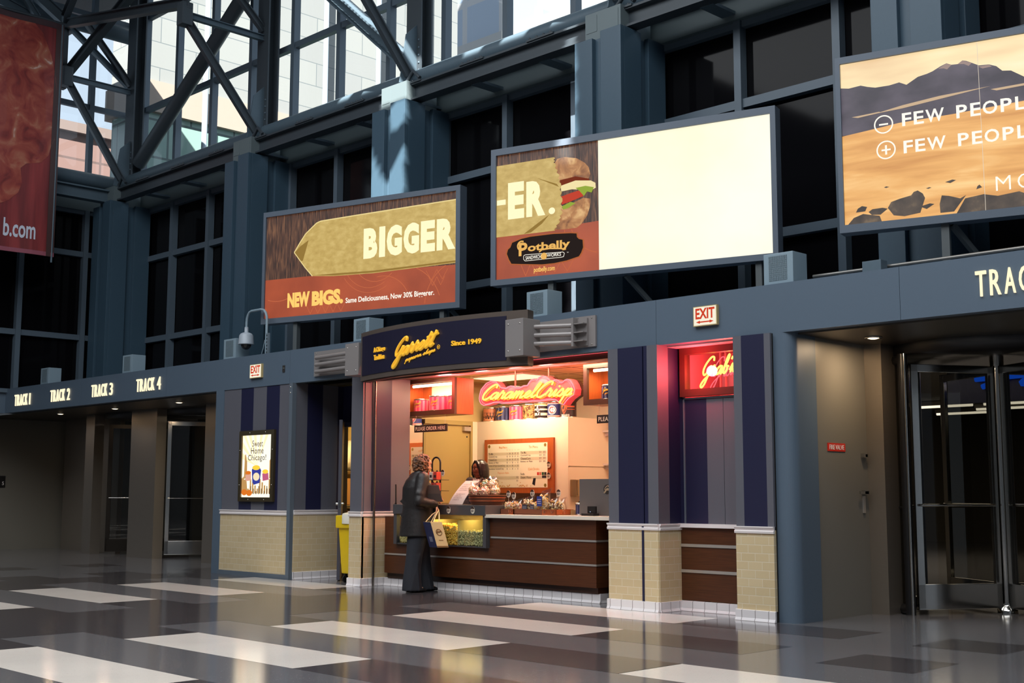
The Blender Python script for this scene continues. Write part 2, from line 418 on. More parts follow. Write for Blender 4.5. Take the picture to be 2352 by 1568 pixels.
# ------------------------------------------------------------------ shell of the hall
struct(MB().box(-34, 9, -16.3, -16, 0, 12.0).build('wall_back', CONC))
struct(MB().box(9, 9.3, -16, 12.6, 0, 12.0).build('wall_right', CONC))
struct(MB().box(-24.5, -24.2, -16, 5.0, 3.2, 12.0).box(-30.3, -30, -16, 30, 0, 3.2).build('wall_left', CONC))
def roof():
    ZR = 12.0; m = MB(); ROOF = mat('roof_deck', rgb(70, 76, 82), 0.8)
    spots = []   # (plane y, polygon of x, z) to be sunlit; holes cut in the unseen roof to fit
    spots.append((11.5, [(-14.18, 6.58), (-13.80, 6.66), (-13.80, 7.05), (-14.18, 6.98)]))
    spots.append((11.5, [(-14.64, 6.38), (-14.28, 5.86), (-14.17, 5.95), (-13.82, 6.34), (-13.82, 5.35), (-14.64, 5.35)]))
    spots.append((11.6, [(-14.56, 7.08), (-13.86, 7.08), (-13.86, 7.42), (-14.56, 7.42)]))
    spots.append((12.0, [(-16.6, 7.50), (-10.4, 7.50), (-10.4, 7.72), (-16.6, 7.72)]))
    for a, b in ((-13.4, -13.0), (-12.6, -12.1), (-11.8, -11.3), (-16.4, -16.1), (-15.9, -15.4)):
        spots.append((12.38, [(a, 6.98), (b, 6.98), (b + .15, 7.3), (a + .2, 7.3)]))
    spots.append((12.34, [(-11.30, 3.3), (-11.10, 3.3), (-11.10, 6.8), (-11.30, 6.8)]))
    spots.append((12.05, [(-16.6, 9.55), (-14.6, 7.95), (-14.4, 8.1), (-16.4, 9.72)]))
    def inside(p, q):
        c = False; j = len(q)-1
        for i in range(len(q)):
            if (q[i][1] > p[1]) != (q[j][1] > p[1]) and p[0] < (q[j][0]-q[i][0])*(p[1]-q[i][1])/(q[j][1]-q[i][1])+q[i][0]: c = not c
            j = i
        return c
    def up(x, y, z): t = (ZR - z)/SUN.z; return (x + SUN.x*t, y + SUN.y*t)
    pts = [up(x, Y, z) for Y, q in spots for x, z in q]
    x0, x1 = min(p[0] for p in pts)-.1, max(p[0] for p in pts)+.1; y0, y1 = min(p[1] for p in pts)-.1, max(p[1] for p in pts)+.1
    st = 0.07; nx = int((x1-x0)/st)+1; ny = int((y1-y0)/st)+1; x1 = x0+nx*st; y1 = y0+ny*st
    for j in range(ny):
        run = None
        for i in range(nx+1):
            op = True
            if i < nx:
                cx, cyy = x0+(i+.5)*st, y0+(j+.5)*st; op = False
                for Y, q in spots:
                    t = (Y - cyy)/SUN.y
                    if inside((cx+SUN.x*t, ZR+SUN.z*t), q): op = True; break
            if not op and run is None: run = i
            if op and run is not None:
                m.quad((x0+run*st, y0+j*st, ZR), (x0+i*st, y0+j*st, ZR), (x0+i*st, y0+(j+1)*st, ZR), (x0+run*st, y0+(j+1)*st, ZR)); run = None
    for a, b, c, d in ((-34, x0, -16.3, 12.6), (x1, 9.3, -16.3, 12.6), (x0, x1, -16.3, y0), (x0, x1, y1, 12.6)):
        m.quad((a, c, ZR), (b, c, ZR), (b, d, ZR), (a, d, ZR))
    struct(m.build('ceiling', ROOF))
roof()

# the track hall behind the doors
th = MB().box(-30, 1, 29.7, 30, 0, 3.2).box(-30, 1, 12.45, 30, 3.12, 3.25).box(0.7, 1, 12.5, 30, 0, 3.2)
struct(th.build('wall_track_hall', mat('dark_hall_wall', rgb(78, 72, 62), 0.7)))
# ------------------------------------------------------------------ blue-grey fascia band and the canopy behind it
fas = MB()
seams = [-24.2, -21.0, -18.0, -14.57, -11.3, -8.0, -5.26, -2.2, 0.6]
for a, b in zip(seams, seams[1:]): fas.box(a+.002, b-.002, 10.08, 10.20, 2.717, 3.192)
fas.box(-24.32, -24.2, 4, 10.08, 2.717, 3.192)
f_o = struct(fas.build('trim_1', BLUE))
struct(MB().box(-30, 0.6, 10.2, 12.45, 2.99, 3.12).build('trim_2', BLUE))
# soffits of the two entrances
SOFF = mat('soffit_metal', rgb(78, 74, 68), 0.35, 0.6)
struct(MB().box(-30, -16.4, 10.2, 12.9, 2.70, 2.74).box(-6.62, 0.6, 10.2, 12.9, 2.70, 2.74).build('ceiling_entrance', SOFF))
for x, y, lab in ((-23.2, 10.75, 'round downlight in the soffit under the word TRACK 1'), (-21.0, 10.75, 'round downlight in the soffit under the word TRACK 3'),
             (-18.75, 10.75, 'round downlight in the soffit under the word TRACK 4'), (-5.98, 10.9, 'round downlight in the soffit before the right revolving door')):
    d = thing('downlight', lab, 'light', (x, y, 2.69), 'downlights over the entrances')
    MB().lathe((x, y, 2.685), [(.06, .004), (.085, .004), (.085, .015), (.06, .015), (.06, .004)]).build('ring', CHROME, d)
    MB().lathe((x, y, 2.69), [(.0001, -.012), (.03, -.010), (.058, 0)]).build('lamp_glass', glow('warm_lamp', (1, .78, .5, 1), 2.5), d)
    area('downlight_lamp', (x, y, 2.672), (.1, .1), 14.0 if x > -10 else 4.5, (1, .72, .45), parent=d)

# ------------------------------------------------------------------ the lower glazed wall, the columns, the beams
MULX = [-7.12 - 1.36*k for k in range(-6, 13)]
COLX = [(-23.74, -23.02), (-18.765, -18.015), (-14.602, -13.824), (-10.41, -9.635), (-6.218, -5.445), (-2.1, -1.33)]
def grooved_column(x0, x1, y0, y1, z0, z1, label):
    t = thing('steel_column', label, 'column', ((x0+x1)/2, (y0+y1)/2, z0), 'blue columns along the glass wall')
    m = MB(); g = 0.07; w1 = (x1-x0)*.385; d1 = (y1-y0)*.45
    m.box(x0+.02, x1-g, y0+g, y1, z0, z1-.06)
    m.box(x0, x0+w1, y0, y0+g, z0, z1-.06).box(x1-w1-.04, x1, y0, y0+g, z0, z1)
    m.box(x1-g, x1, y0+g, y0+d1, z0, z1).box(x1-g, x1, y1-d1+.06, y1, z0, z1-.04)
    m.build('column_casing', TEAL, t, bevel=0.008)
    c = MB().box(x0+.1, x1-.08, y0+.1, y0+.7, z1-.06, z1+.32)
    c.build('cap_block', mat('cap_paint', rgb(100, 114, 118), .5), t)
    MB().box(x0+.12, x0+.3, y0+.095, y0+.1, z1+.06, z1+.28).box(x1-.32, x1-.12, y0+.095, y0+.1, z1+.0, z1+.28).build('cap_plate', mat('cap_paint', rgb(100, 114, 118), .5), t)
    return t
for (a, b), lab in zip(COLX, ('grooved blue column in the far corner of the glass wall', 'grooved blue column behind the left end of the BIGGER billboard',
        'grooved blue column with sun patches above the BIGGER billboard', 'grooved blue column behind the half blank billboard',
        'grooved blue column behind the lake billboard')):
    grooved_column(a, b, 11.5, 12.40, 3.12, 7.03, lab)

wi = [0]
def window(x0, x1, z0, z1, muls, trans, glass, y=12.45):
    wi[0] += 1; n = node('window_%d' % wi[0], ((x0+x1)/2, y, z0))
    m = MB()
    for x in muls:
        if x0 < x < x1: m.box(x-.05, x+.05, y-.11, y+.02, z0, z1)
    for z in trans: m.box(x0, x1, y-.08, y+.02, z-.055, z+.055)
    m.box(x0, x1, y-.07, y+.02, z0, z0+.08); m.box(x0, x1, y-.07, y+.02, z1-.08, z1)
    m.build('window_frame', FRAME, n)
    MB().quad((x0, y+.03, z0), (x1, y+.03, z0), (x1, y+.03, z1), (x0, y+.03, z1)).build('glass', glass, n)
xs = [c for ab in COLX for c in ab]
edges = [-24.2] + xs + [0.6]
for i in range(2, len(edges)-1, 2):
    window(edges[i]-.7, edges[i+1]+.05, 3.12, 6.98, MULX, (4.25, 5.93), DARKGLASS)
for i in range(0, len(edges)-1, 2):   # dark strips beside the corner column too
    if i == 0: window(-24.2, -23.74, 3.12, 6.98, [], (4.25, 5.93), DARKGLASS)
# window head panel
HEAD = mat('head_panel', rgb(92, 106, 110), .5)
struct(MB().box(-24.2, 0.6, 12.30, 12.5, 6.98, 7.30).build('trim_3', HEAD))
# upper glazing, one bay at a time
ub = [-24.2, -20.04, -15.96, -11.88, -7.8, -3.72, 0.6]
for a, b in zip(ub, ub[1:]):
    window(a, b, 7.30, 12.0, [x for x in MULX], (9.165, 11.2), CLEAR)
# left end wall, the same windows turned round the corner
def side_window(y0, y1, z0, z1, muls, trans, glass, x=-24.2):
    wi[0] += 1; n = node('window_%d' % wi[0], (x, (y0+y1)/2, z0)); m = MB()
    for y in muls: m.box(x-.02, x+.11, y-.05, y+.05, z0, z1)
    for z in trans: m.box(x-.02, x+.08, y0, y1, z-.055, z+.055)
    m.box(x-.02, x+.07, y0, y1, z0, z0+.08).box(x-.02, x+.07, y0, y1, z1-.08, z1)
    m.build('window_frame', FRAME, n)
    MB().quad((x-.03, y0, z0), (x-.03, y1, z0), (x-.03, y1, z1), (x-.03, y0, z1)).build('glass', glass, n)
LM = (6.2, 7.56, 8.9, 10.22, 11.55)
side_window(5.0, 12.45, 3.12, 6.98, LM, (4.33, 6.06), DARKGLASS)
side_window(5.0, 12.45, 7.30, 12.0, LM, (9.2, 11.2), CLEAR)
struct(MB().box(-24.3, -24.1, 5, 12.3, 6.98, 7.30).build('trim_4', HEAD))

# long beam on the column caps, with bolted plates; tube chord above it
def bolts(m, pts, r=.022, ax=(0, -1, 0)):
    for p in pts: m.ball(p, r, 6, 4)
bt = thing('steel_beam', 'long dark I-beam carried on the caps of the blue columns', 'beam', (-11, 11.75, 7.06))
MB().ibeam((-23.2, 11.78, 7.19), (0.6, 11.78, 7.19), .2, .26, .03).build('beam', STEELD, bt)
m = MB()
for x in MULX:
    if x < 0:
        m.box(x-.25, x+.25, 11.66, 11.70, 7.31, 7.335)
        bolts(m, [(x-.2+.13*k, 11.68, 7.345) for k in range(4)])
m.build('splice_plates', STEELD, bt)
for x in MULX:
    if -23 < x < 0: MB().box(x-.18, x+.02, 11.84, 12.3, 7.05, 7.09).build('outrigger', STEEL, bt)
pb = thing('chord_pipe', 'thick round steel pipe running above the long I-beam', 'pipe', (-11, 12.0, 7.34))
MB().tube([(-23.3, 12.0, 7.5), (0.6, 12.0, 7.5)], .15, 20).build('pipe', STEEL, pb)
lb = thing('steel_beam', 'short dark I-beam along the left end wall by the red banner', 'beam', (-23.27, 9, 7.02))
MB().ibeam((-23.35, 4, 7.155), (-23.35, 11.6, 7.155), .2, .26, .03).build('beam', STEEL, lb)
lp = thing('chord_pipe', 'thick round steel pipe along the left end wall behind the red banner', 'pipe', (-23.6, 9, 7.34))
MB().tube([(-23.6, 4, 7.5), (-23.6, 12.0, 7.5)], .15, 20).build('pipe', STEEL, lp)
# ------------------------------------------------------------------ trusses above the columns
def truss(label, xb, fwd_label=None, diag=None, outy=10.45, outz=9.3, right=None):
    t = thing('steel_truss', label, 'truss', (xb, 12.05, 7.34), 'steel trusses above the columns')
    MB().box(xb-.17, xb+.17, 11.93, 11.96, 7.36, 12.0).box(xb-.17, xb+.17, 12.14, 12.17, 7.36, 12.0).box(xb-.012, xb+.012, 11.96, 12.14, 7.36, 12.0).build('post', STEELD, t)
    N = Vector((xb, outy, outz))
    MB().ibeam(N, (xb, 11.93, outz), .09, .11, .015).build('strut', STEEL, t)
    MB().ibeam(N + Vector((0, .05, -.1)), (xb+.1, 11.75, 7.5), .09, .14, .02).build('brace', STEELD, t)
    MB().ibeam(N + Vector((0, .3, 1.3)), (xb, 11.93, outz+.15), .09, .12, .02).build('brace', STEELD, t)
    g = MB().prism([(11.93, 8.35), (11.72, 8.15), (11.60, 7.36), (11.93, 7.36)], lambda a, b, k: (xb+.06+k, a, b), 0, .02)
    bolts(g, [(xb+.13, 11.93, 7.5+.12*k) for k in range(6)], .02); g.build('gusset_plate', STEEL, t)
    n = MB().box(xb-.1, xb+.1, outy-.1, outy+.1, outz-.2, outz+.2); n.build('node_plate', STEELD, t, bevel=.02)
    c = MB().tube([(xb+.15, 11.68, 7.36), (xb+.3, 11.68, 7.50), (xb+.45, 11.68, 7.36)], .03, 8); c.build('lug', STEELD, t)
    return t
tA = truss('corner wall truss standing over the far corner column', -23.2, outy=10.55, outz=9.4)
MB().tube([(-22.95, 12.05, 7.86), (-18.1, 12.05, 11.05)], .14, 14).build('round_diagonal', STEELD, tA)
tB = truss('wall truss over the column behind the BIGGER billboard', -18.32, outy=10.36, outz=9.27)
tC = truss('wall truss over the sunlit column, with a bright wide diagonal', -14.15, outy=10.36, outz=9.3)
d = MB(); a, b = Vector((-14.35, 12.05, 7.80)), Vector((-17.6, 12.05, 10.55)); d.ibeam(a, b, .26, .2, .03); d.build('wide_diagonal', STEEL, tC)
tD = truss('wall truss over the column behind the half blank billboard', -10.0, outy=10.36, outz=9.3)
# corner bracing between the nodes in front of the wall
cb = thing('corner_brace', 'dark bracing frame across the corner above the red banner', 'bracing', (-21, 10.6, 9.4))
MB().ibeam((-23.4, 10.55, 10.55), (-18.2, 10.36, 9.45), .14, .18, .025).build('brace_bar', STEELD, cb)
MB().ibeam((-23.6, 10.7, 9.55), (-20.2, 10.7, 10.75), .14, .18, .025).build('brace_bar', STEELD, cb)
MB().bar((-23.4, 10.55, 9.2), (-23.4, 10.55, 10.8), .14, .14).build('brace_post', STEELD, cb)
MB().ibeam((-23.3, 10.6, 10.5), (-23.3, 11.93, 9.55), .09, .11, .015).build('brace_bar', STEEL, cb)
MB().ibeam((-23.3, 10.5, 10.62), (-19.4, 9.6, 11.7), .12, .2, .02).build('brace_bar', STEELD, cb)
rt = thing('roof_truss', 'light blue roof truss members meeting above the red banner', 'truss', (-23.3, 9.5, 10.5))
MB().ibeam((-23.35, 10.5, 10.62), (-23.6, 9.2, 11.6), .16, .22, .025).build('rafter', STEEL, rt)
MB().tube([(-23.3, 10.55, 10.66), (-22.2, 10.5, 11.6)], .05, 10).build('tie_rod', STEEL, rt)
MB().tube([(-23.9, 8.0, 10.85), (-23.9, 12.4, 10.85)], .16, 14).build('pipe', STEEL, rt)
MB().ibeam((-23.5, 9.9, 10.55), (-23.5, 8.6, 10.9), .1, .2, .02).build('rafter', STEEL, rt)
MB().ibeam((-23.3, 9.95, 10.5), (-23.3, 9.3, 11.3), .1, .12, .02).build('rafter', STEEL, rt)

# ------------------------------------------------------------------ what stands outside the glass
ob = thing('stone_building', 'pale sunlit stone building outside the upper windows', 'building', (-30, 18.6, 0))
MB().box(-27.4, -26, 13.6, 23.6, 10.8, 34).build('stone_wall', brick_mat('pale_stone', rgb(128, 129, 128), rgb(136, 137, 134), rgb(98, 104, 106), 1.5, .62, .012, .7, offset=0.37), ob)
MB().box(-27.5, -25.9, 13.5, 23.7, 10.05, 10.8).build('stone_band', mat('pink_stone', rgb(154, 138, 126), .7), ob)
MB().box(-27.3, -26.05, 13.6, 23.6, 3.4, 10.05).build('glass_storey', brick_mat('green_glass_wall', rgb(118, 146, 138), rgb(126, 152, 144), rgb(70, 88, 86), 1.2, .9, .03, .2), ob)
m = MB()
for k in range(5): m.tube([(-25.6, 15.1+k*1.75, 3.0), (-25.6, 15.1+k*1.75, 34)], .07, 8)
m.build('rails', mat('pale_rail', rgb(170, 184, 196), .4), ob)
o2 = thing('office_building', 'bright blue-glass office block farther off beyond the stone building', 'building', (-26, 36, 0))
MB().box(-52, -14, 34, 44, 0, 45).build('glass_wall', brick_mat('blue_glass_wall', rgb(126, 140, 158), rgb(138, 150, 164), rgb(160, 160, 160), 2.2, 2.4, .16, .3, offset=0), o2)
m = MB()
for z in (10.5, 14.7, 18.9, 23.1): m.box(-52.1, -13.9, 33.85, 34, z, z+.9)
m.build('floor_bands', mat('white_band', rgb(150, 150, 148), .6), o2)
o3 = thing('pink_building', 'low pinkish building seen through the left end windows', 'building', (-41, 20, 3.4))
MB().box(-47, -36, 15, 26, 3.4, 12.2).build('pink_wall', brick_mat('pink_panels', rgb(122, 96, 90), rgb(126, 100, 94), rgb(96, 78, 74), 2.4, 1.6, .04, .6, offset=0), o3)
MB().box(-47.2, -35.8, 14.8, 26.2, 12.2, 12.5).build('roof_edge', mat('tan_band', rgb(120, 104, 98), .7), o3)
m = MB()
m.bar((-30, 6, 8.5), (-30, 13, 14.5), .25, .5).bar((-30, 13, 8.5), (-30, 6, 12.5), .25, .5).bar((-30, 4, 11.5), (-30, 13, 12.6), .2, .4).bar((-30, 4, 13.4), (-30, 13, 14.6), .2, .4)
tag(m.build('outer_bracing', mat('outer_brace', rgb(130, 142, 152), .5)), 'crossed grey braces standing outside the left end windows', 'bracing')
# ------------------------------------------------------------------ popcorn shop: walls, counter, ceiling
GREYP = mat('grey_stripe_paint', rgb(92, 92, 100), 0.5)
NAVYP = mat('navy_stripe_paint', rgb(27, 28, 58), 0.45)
TILE = brick_mat('cream_tile', rgb(204, 182, 142), rgb(211, 190, 151), rgb(218, 204, 176), .155, .079, .0035, .22, bump=.4)
WTILE = brick_mat('white_base_tile', rgb(232, 226, 226), rgb(226, 220, 220), rgb(150, 142, 140), .15, .4, .004, .2, offset=0, bump=.3)
CAPT = mat('white_cap_tile', rgb(232, 224, 222), .2)
CREAM = mat('cream_wall_paint', rgb(238, 222, 196), .6)
PINK = mat('pale_wall_panel', rgb(238, 216, 190), .5)
WOOD = wood_mat('dark_wood_veneer', rgb(68, 36, 17), rgb(88, 48, 25), 1.2, 30)
WOODR = wood_mat('red_wood_veneer', rgb(158, 78, 36), rgb(182, 96, 48), 30, 1.5)
DKWOOD = mat('dark_brown_wood', rgb(62, 38, 26), .4)
ALU = mat('aluminium_strip', rgb(205, 198, 190), .35, .7)
def stripes_x(name, y, spans, z0, z1, th=.02, parent=None):
    """Vertical paint stripes on a face looking at the hall (normal -y)."""
    m = MB()
    for a, b, k in spans: m.mi = k; m.box(a, b, y, y+th, z0, z1)
    return m.build(name, [GREYP, NAVYP], parent)
def stripes_y(name, x, spans, z0, z1, th=.02, parent=None):
    m = MB()
    for a, b, k in spans: m.mi = k; m.box(x-th, x, a, b, z0, z1)
    return m.build(name, [GREYP, NAVYP], parent)
CAPP = [(0, 0), (.022, .0), (.026, .02), (.014, .03), (.02, .045), (.03, .055), (.03, .066), (0, .066)]
def cap_x(m, x0, x1, y, z): m.prism(CAPP, lambda a, b, t: (t, y-a, z+b), x0, x1)
def cap_y(m, y0, y1, x, z): m.prism(CAPP, lambda a, b, t: (x+a, t, z+b), y0, y1)
BASEP = [(0, 0), (.035, 0), (.03, .012), (.022, .03), (.022, .10), (.0, .105)]
def base_x(m, x0, x1, y, z=0): m.prism(BASEP, lambda a, b, t: (t, y-a, z+b), x0, x1)
def base_y(m, y0, y1, x, z=0): m.prism(BASEP, lambda a, b, t: (x+a, t, z+b), y0, y1)

# left block with the lit poster
n = node('wall_left_kiosk', (-15.4, 10.1, 0))
MB().box(-16.27, -14.46, 10.12, 10.9, 0, 2.717).build('core', DARKWALL, n)
stripes_x('painted_stripes', 10.09, [(-16.27,-15.81,0),(-15.81,-15.485,1),(-15.485,-15.147,0),(-15.147,-14.82,1),(-14.82,-14.5,0)], .93, 2.717, .03, n)
stripes_y('painted_stripes', -14.43, [(10.09,10.295,0),(10.295,10.558,1),(10.558,10.826,0),(10.826,10.93,1)], .95, 2.717, .03, n)
MB().box(-16.27, -14.5, 10.075, 10.12, .06, .88).build('wainscot', TILE, n)
MB().box(-14.46, -14.42, 10.09, 10.86, .1, .90).build('wainscot', TILE, n)
m = MB(); cap_x(m, -16.27, -14.5, 10.08, .875); cap_y(m, 10.09, 10.86, -14.43, .885); m.build('cap_tiles', CAPT, n)
m = MB(); base_y(m, 10.09, 10.86, -14.42); m.build('base_tiles', WTILE, n)
MB().box(-14.5, -14.425, 10.03, 10.1, 0, 2.717).box(-16.27, -14.5, 10.05, 10.12, 0, .06).build('corner_post', mat('slate_metal', rgb(92, 102, 112), .45), n)
struct(MB().box(-16.49, -16.27, 10.08, 11.4, 0, 2.717).build('trim_5', BLUE))
m = MB(); [m.ball((-14.47, 10.03, z), .012, 6, 4) for z in (2.58, 2.66)]; m.build('screws', CHROME, n)

# store room doorway, door standing open
n = node('door_1', (-14.3, 10.95, 0))
MB().box(-14.43, -13.0, 10.92, 11.0, 2.2, 2.717).build('wall_over_door', NAVYP, n)
MB().box(-14.43, -14.405, 10.9, 11.0, 0, 2.13).box(-13.1, -13.03, 10.79, 11.0, 0, 2.13).box(-14.43, -13.03, 10.9, 11, 2.13, 2.195).build('door_frame', mat('door_frame_navy', rgb(48, 48, 66), .45), n)
H, L = Vector((-14.35, 10.885, 0.02)), Vector((-13.715, 10.375, 0.02)); u = (L-H); un = u.normalized(); pn = Vector((un.y, -un.x, 0))
dl = MB().obox(H, u, pn*.045, (0, 0, 2.165)).build('door_leaf', mat('door_slate', rgb(74, 74, 86), .4), n)
m = MB()
for sgn in (1, -1):
    b = L - un*.07 + pn*.0225 + Vector((0, 0, 1.02)); o = pn*sgn
    m.tube([b, b+o*.05], .022, 10); m.tube([b+o*.05, b+o*.055-un*.12], .01, 8)
m.build('door_handle', CHROME, dl)
MB().obox(L+un*.0005+pn*.01+Vector((0, 0, .97)), un*.002, pn*.025, (0, 0, .10)).build('latch_plate', CHROME, dl)
for z in (.28, 1.12, 1.95):
    MB().obox(H-un*.012+Vector((0, 0, z)), un*.012, pn*.05, (0, 0, .12)).build('hinge', ALU, n)
m = MB(); m.bar((-13.9, 10.9, 2.1), (-14.0, 10.75, 2.1), .03, .03).box(-14.1, -13.9, 10.84, 10.9, 2.06, 2.13); m.build('door_closer', BLACK, n)
# store room
SR = mat('store_room_wall', rgb(214, 184, 110), .7)
struct(MB().box(-16.6, -16.45, 10.95, 13.6, 0, 2.7).build('wall_store_left', SR)); struct(MB().box(-16.45, -13.2, 13.5, 13.6, 0, 2.7).build('wall_store_back', SR)); struct(MB().box(-16.6, -13.21, 11.0, 13.6, 2.7, 2.75).build('ceiling_store', SR))
area('assumed_store_lamp', (-14.9, 12.1, 2.65), (.6, .6), 60, (1, .78, .42))  # assumed lamp for the room's yellow light; no fixture built
t = thing('wire_shelf_unit', 'wire shelf rack seen through the open store room door', 'shelf', (-16.2, 12.5, 0))
m = MB()
for z in (.3, .98, 1.52): 
    for k in range(12): m.tube([(-16.43, 11.6+k*.16, z), (-15.95, 11.6+k*.16, z)], .006, 5)
    m.tube([(-15.95, 11.55, z), (-15.95, 13.4, z)], .012, 6).tube([(-15.95, 11.55, z-.03), (-15.95, 13.4, z-.03)], .008, 6).tube([(-16.43, 11.55, z), (-16.43, 13.4, z)], .012, 6)
m.build('wire_shelf', CHROME, t)
for x, y in ((-15.95, 11.55), (-15.95, 13.4), (-16.43, 11.55), (-16.43, 13.4)): MB().tube([(x, y, 0), (x, y, 2.0)], .014, 8).build('post', CHROME, t)
CARD = mat('brown_cardboard', rgb(170, 118, 58), .8)
tag(MB().box(-16.4, -16.0, 12.2, 12.85, .995, 1.42).build('cardboard_box', CARD, bevel=.01), 'brown cardboard box on the rack in the store room, under the wrapped bundle', 'box')
tag(MB().box(-16.4, -16.0, 12.15, 12.9, .315, .9).build('cardboard_box', CARD, bevel=.01), 'brown cardboard box low on the rack in the store room', 'box')
m = MB()
for k in range(6): m.ball((-16.13+rnd.uniform(-.08, .08), 12.2+.13*k, 1.80+rnd.uniform(-.05, .1)), (.2, .14, .27), 12, 8)
tag(m.build('wrapped_bundle', mat('plastic_wrap', rgb(246, 228, 190), .3, bump=.8, nscale=14)), 'white plastic wrapped bundle on the top shelf of the store room', 'bundle')
# yellow bin in the doorway
YEL = mat('yellow_plastic', rgb(226, 190, 16), .4)
t = thing('waste_bin', 'yellow wheeled bin with a white liner standing in the store room doorway', 'bin', (-13.42, 10.5, 0))
bx, by = -13.36, 10.46
def rr(cx, cyy, a, b, z): return [(cx-a, cyy-b, z), (cx+a, cyy-b, z), (cx+a, cyy+b, z), (cx-a, cyy+b, z)]
lo, hi = rr(bx, by, .17, .20, .12), rr(bx, by, .21, .25, .88)
MB().add(lo+hi, [(0,3,2,1),(0,1,5,4),(1,2,6,5),(2,3,7,6),(3,0,4,7)]).build('bin_body', YEL, t, bevel=.02)
MB().obox((bx-.23, by-.27, .72), (.46, 0, 0), (0, .54, 0), (0, 0, .17)).build('rim', YEL, t, bevel=.02)
m = MB(); m.loft([((bx, by, .78), (.25, 0, 0), (0, .29, 0)), ((bx, by, .88), (.25, 0, 0), (0, .29, 0)), ((bx-.02, by, .93), (.22, 0, 0), (0, .26, .02)), ((bx, by, .90), (.16, 0, 0), (0, .2, 0))], 20, caps=False)
m.build('liner', mat('white_liner', rgb(225, 220, 205), .5, bump=.6, nscale=18), t)
for dx in (-.13, .13): 
    for dy in (-.16, .16): MB().tube([(bx+dx-.012, by+dy, .05), (bx+dx+.012, by+dy, .05)], .05, 12).box(bx+dx-.02, bx+dx+.02, by+dy-.02, by+dy+.02, .05, .13).build('caster', BLACK, t)

# pier and side wall left of the counter
n = node('wall_counter_left', (-12.9, 10.4, 0))
MB().box(-13.02, -12.80, 10.02, 10.78, 0, 2.70).build('core', GREYP, n)
stripes_x('painted_stripes', 10.0, [(-13.03, -12.79, 0)], .95, 2.70, .03, n)
stripes_y('painted_stripes', -12.78, [(10.031,10.15,0),(10.15,10.474,1),(10.474,10.79,0)], .95, 2.70, .03, n)
MB().box(-13.03, -12.775, 9.99, 10.03, .1, .9).box(-12.81, -12.775, 10.0, 10.75, .1, .9).build('wainscot', TILE, n)
m = MB(); cap_x(m, -13.03, -12.77, 9.995, .885); cap_y(m, 9.995, 10.79, -12.78, .885); m.build('cap_tiles', CAPT, n)
m = MB(); base_x(m, -13.04, -12.75, 9.995); base_y(m, 9.995, 10.4, -12.78); m.build('base_tiles', WTILE, n)
tag(MB().tube([(-12.745, 10.17, 0), (-12.745, 10.17, 2.655)], .017, 10).build('shutter_pole', mat('pole_metal', rgb(150, 140, 132), .25, 1.0)), 'thin vertical metal pole against the striped wall left of the counter', 'pole')

# right piers and the niche between them
def pier(name, x0, x1, spans, xs, side=None):
    n = node(name, ((x0+x1)/2, 10.03, 0))
    MB().box(x0+.01, x1-.01, 10.05, 10.9, 0, 2.717).build('core', DARKWALL, n)
    stripes_x('painted_stripes', 10.03, spans, .88, 2.717, .03, n)
    MB().box(x0, x1, 10.02, 10.06, .1, .85).build('wainscot', TILE, n)
    m = MB(); cap_x(m, x0-.01, x1+.005, 10.03, .818); k = MB(); base_x(k, x0-.01, x1+.01, 10.022)
    if side:
        stripes_y('painted_stripes', x1, [(10.06,10.212,0),(10.212,10.42,1)], .88, 2.717, .03, n)
        MB().box(x1-.04, x1+.008, 10.03, 10.39, .1, .85).build('wainscot', TILE, n); cap_y(m, 10.025, 10.39, x1, .818); base_y(k, 10.022, 10.39, x1)
        MB().box(-8.165, -8.14, 10.012, 10.03, .1, .88).build('expansion_strip', NAVYP, n)
    m.build('cap_tiles', CAPT, n); k.build('base_tiles', WTILE, n)
pier('wall_counter_right', -8.62, -7.955, [(-8.62,-8.484,0),(-8.484,-8.15,1),(-8.135,-8.09,1),(-8.09,-7.955,0)], None, True)
pier('wall_right_kiosk', -7.01, -6.585, [(-7.01,-6.916,0),(-6.916,-6.655,1),(-6.655,-6.585,0)], None)
n = node('wall_niche', (-7.5, 10.4, 0))
wd = MB().box(-7.955, -7.01, 10.385, 10.5, .11, .845).build('wood_panel', WOOD, n)
MB().box(-7.955, -7.01, 10.375, 10.39, .648, .678).box(-7.955, -7.01, 10.375, 10.39, .388, .418).build('metal_strips', ALU, n)
m = MB(); m.box(-7.955, -7.01, 10.35, 10.5, .845, .885); m.build('sill', CAPT, n)
m = MB(); base_x(m, -7.955, -7.0, 10.39); m.build('base_tiles', WTILE, n)
stripes_x('shutter_panel', 10.40, [(-7.955,-7.90,1),(-7.885,-7.61,1),(-7.61,-7.405,0),(-7.40,-7.22,0),(-7.22,-7.0,1)], .885, 2.18, .04, n)
MB().box(-7.90, -7.885, 10.385, 10.41, .885, 2.18).box(-7.90, -7.2, 10.385, 10.41, 2.165, 2.18).build('panel_trim', mat('slate_metal', rgb(92, 102, 112), .45), n)
struct(MB().box(-7.955, -7.0, 10.2, 10.42, 2.70, 2.717).build('ceiling_niche', mat('soffit_paint', rgb(210, 190, 190), .25)))
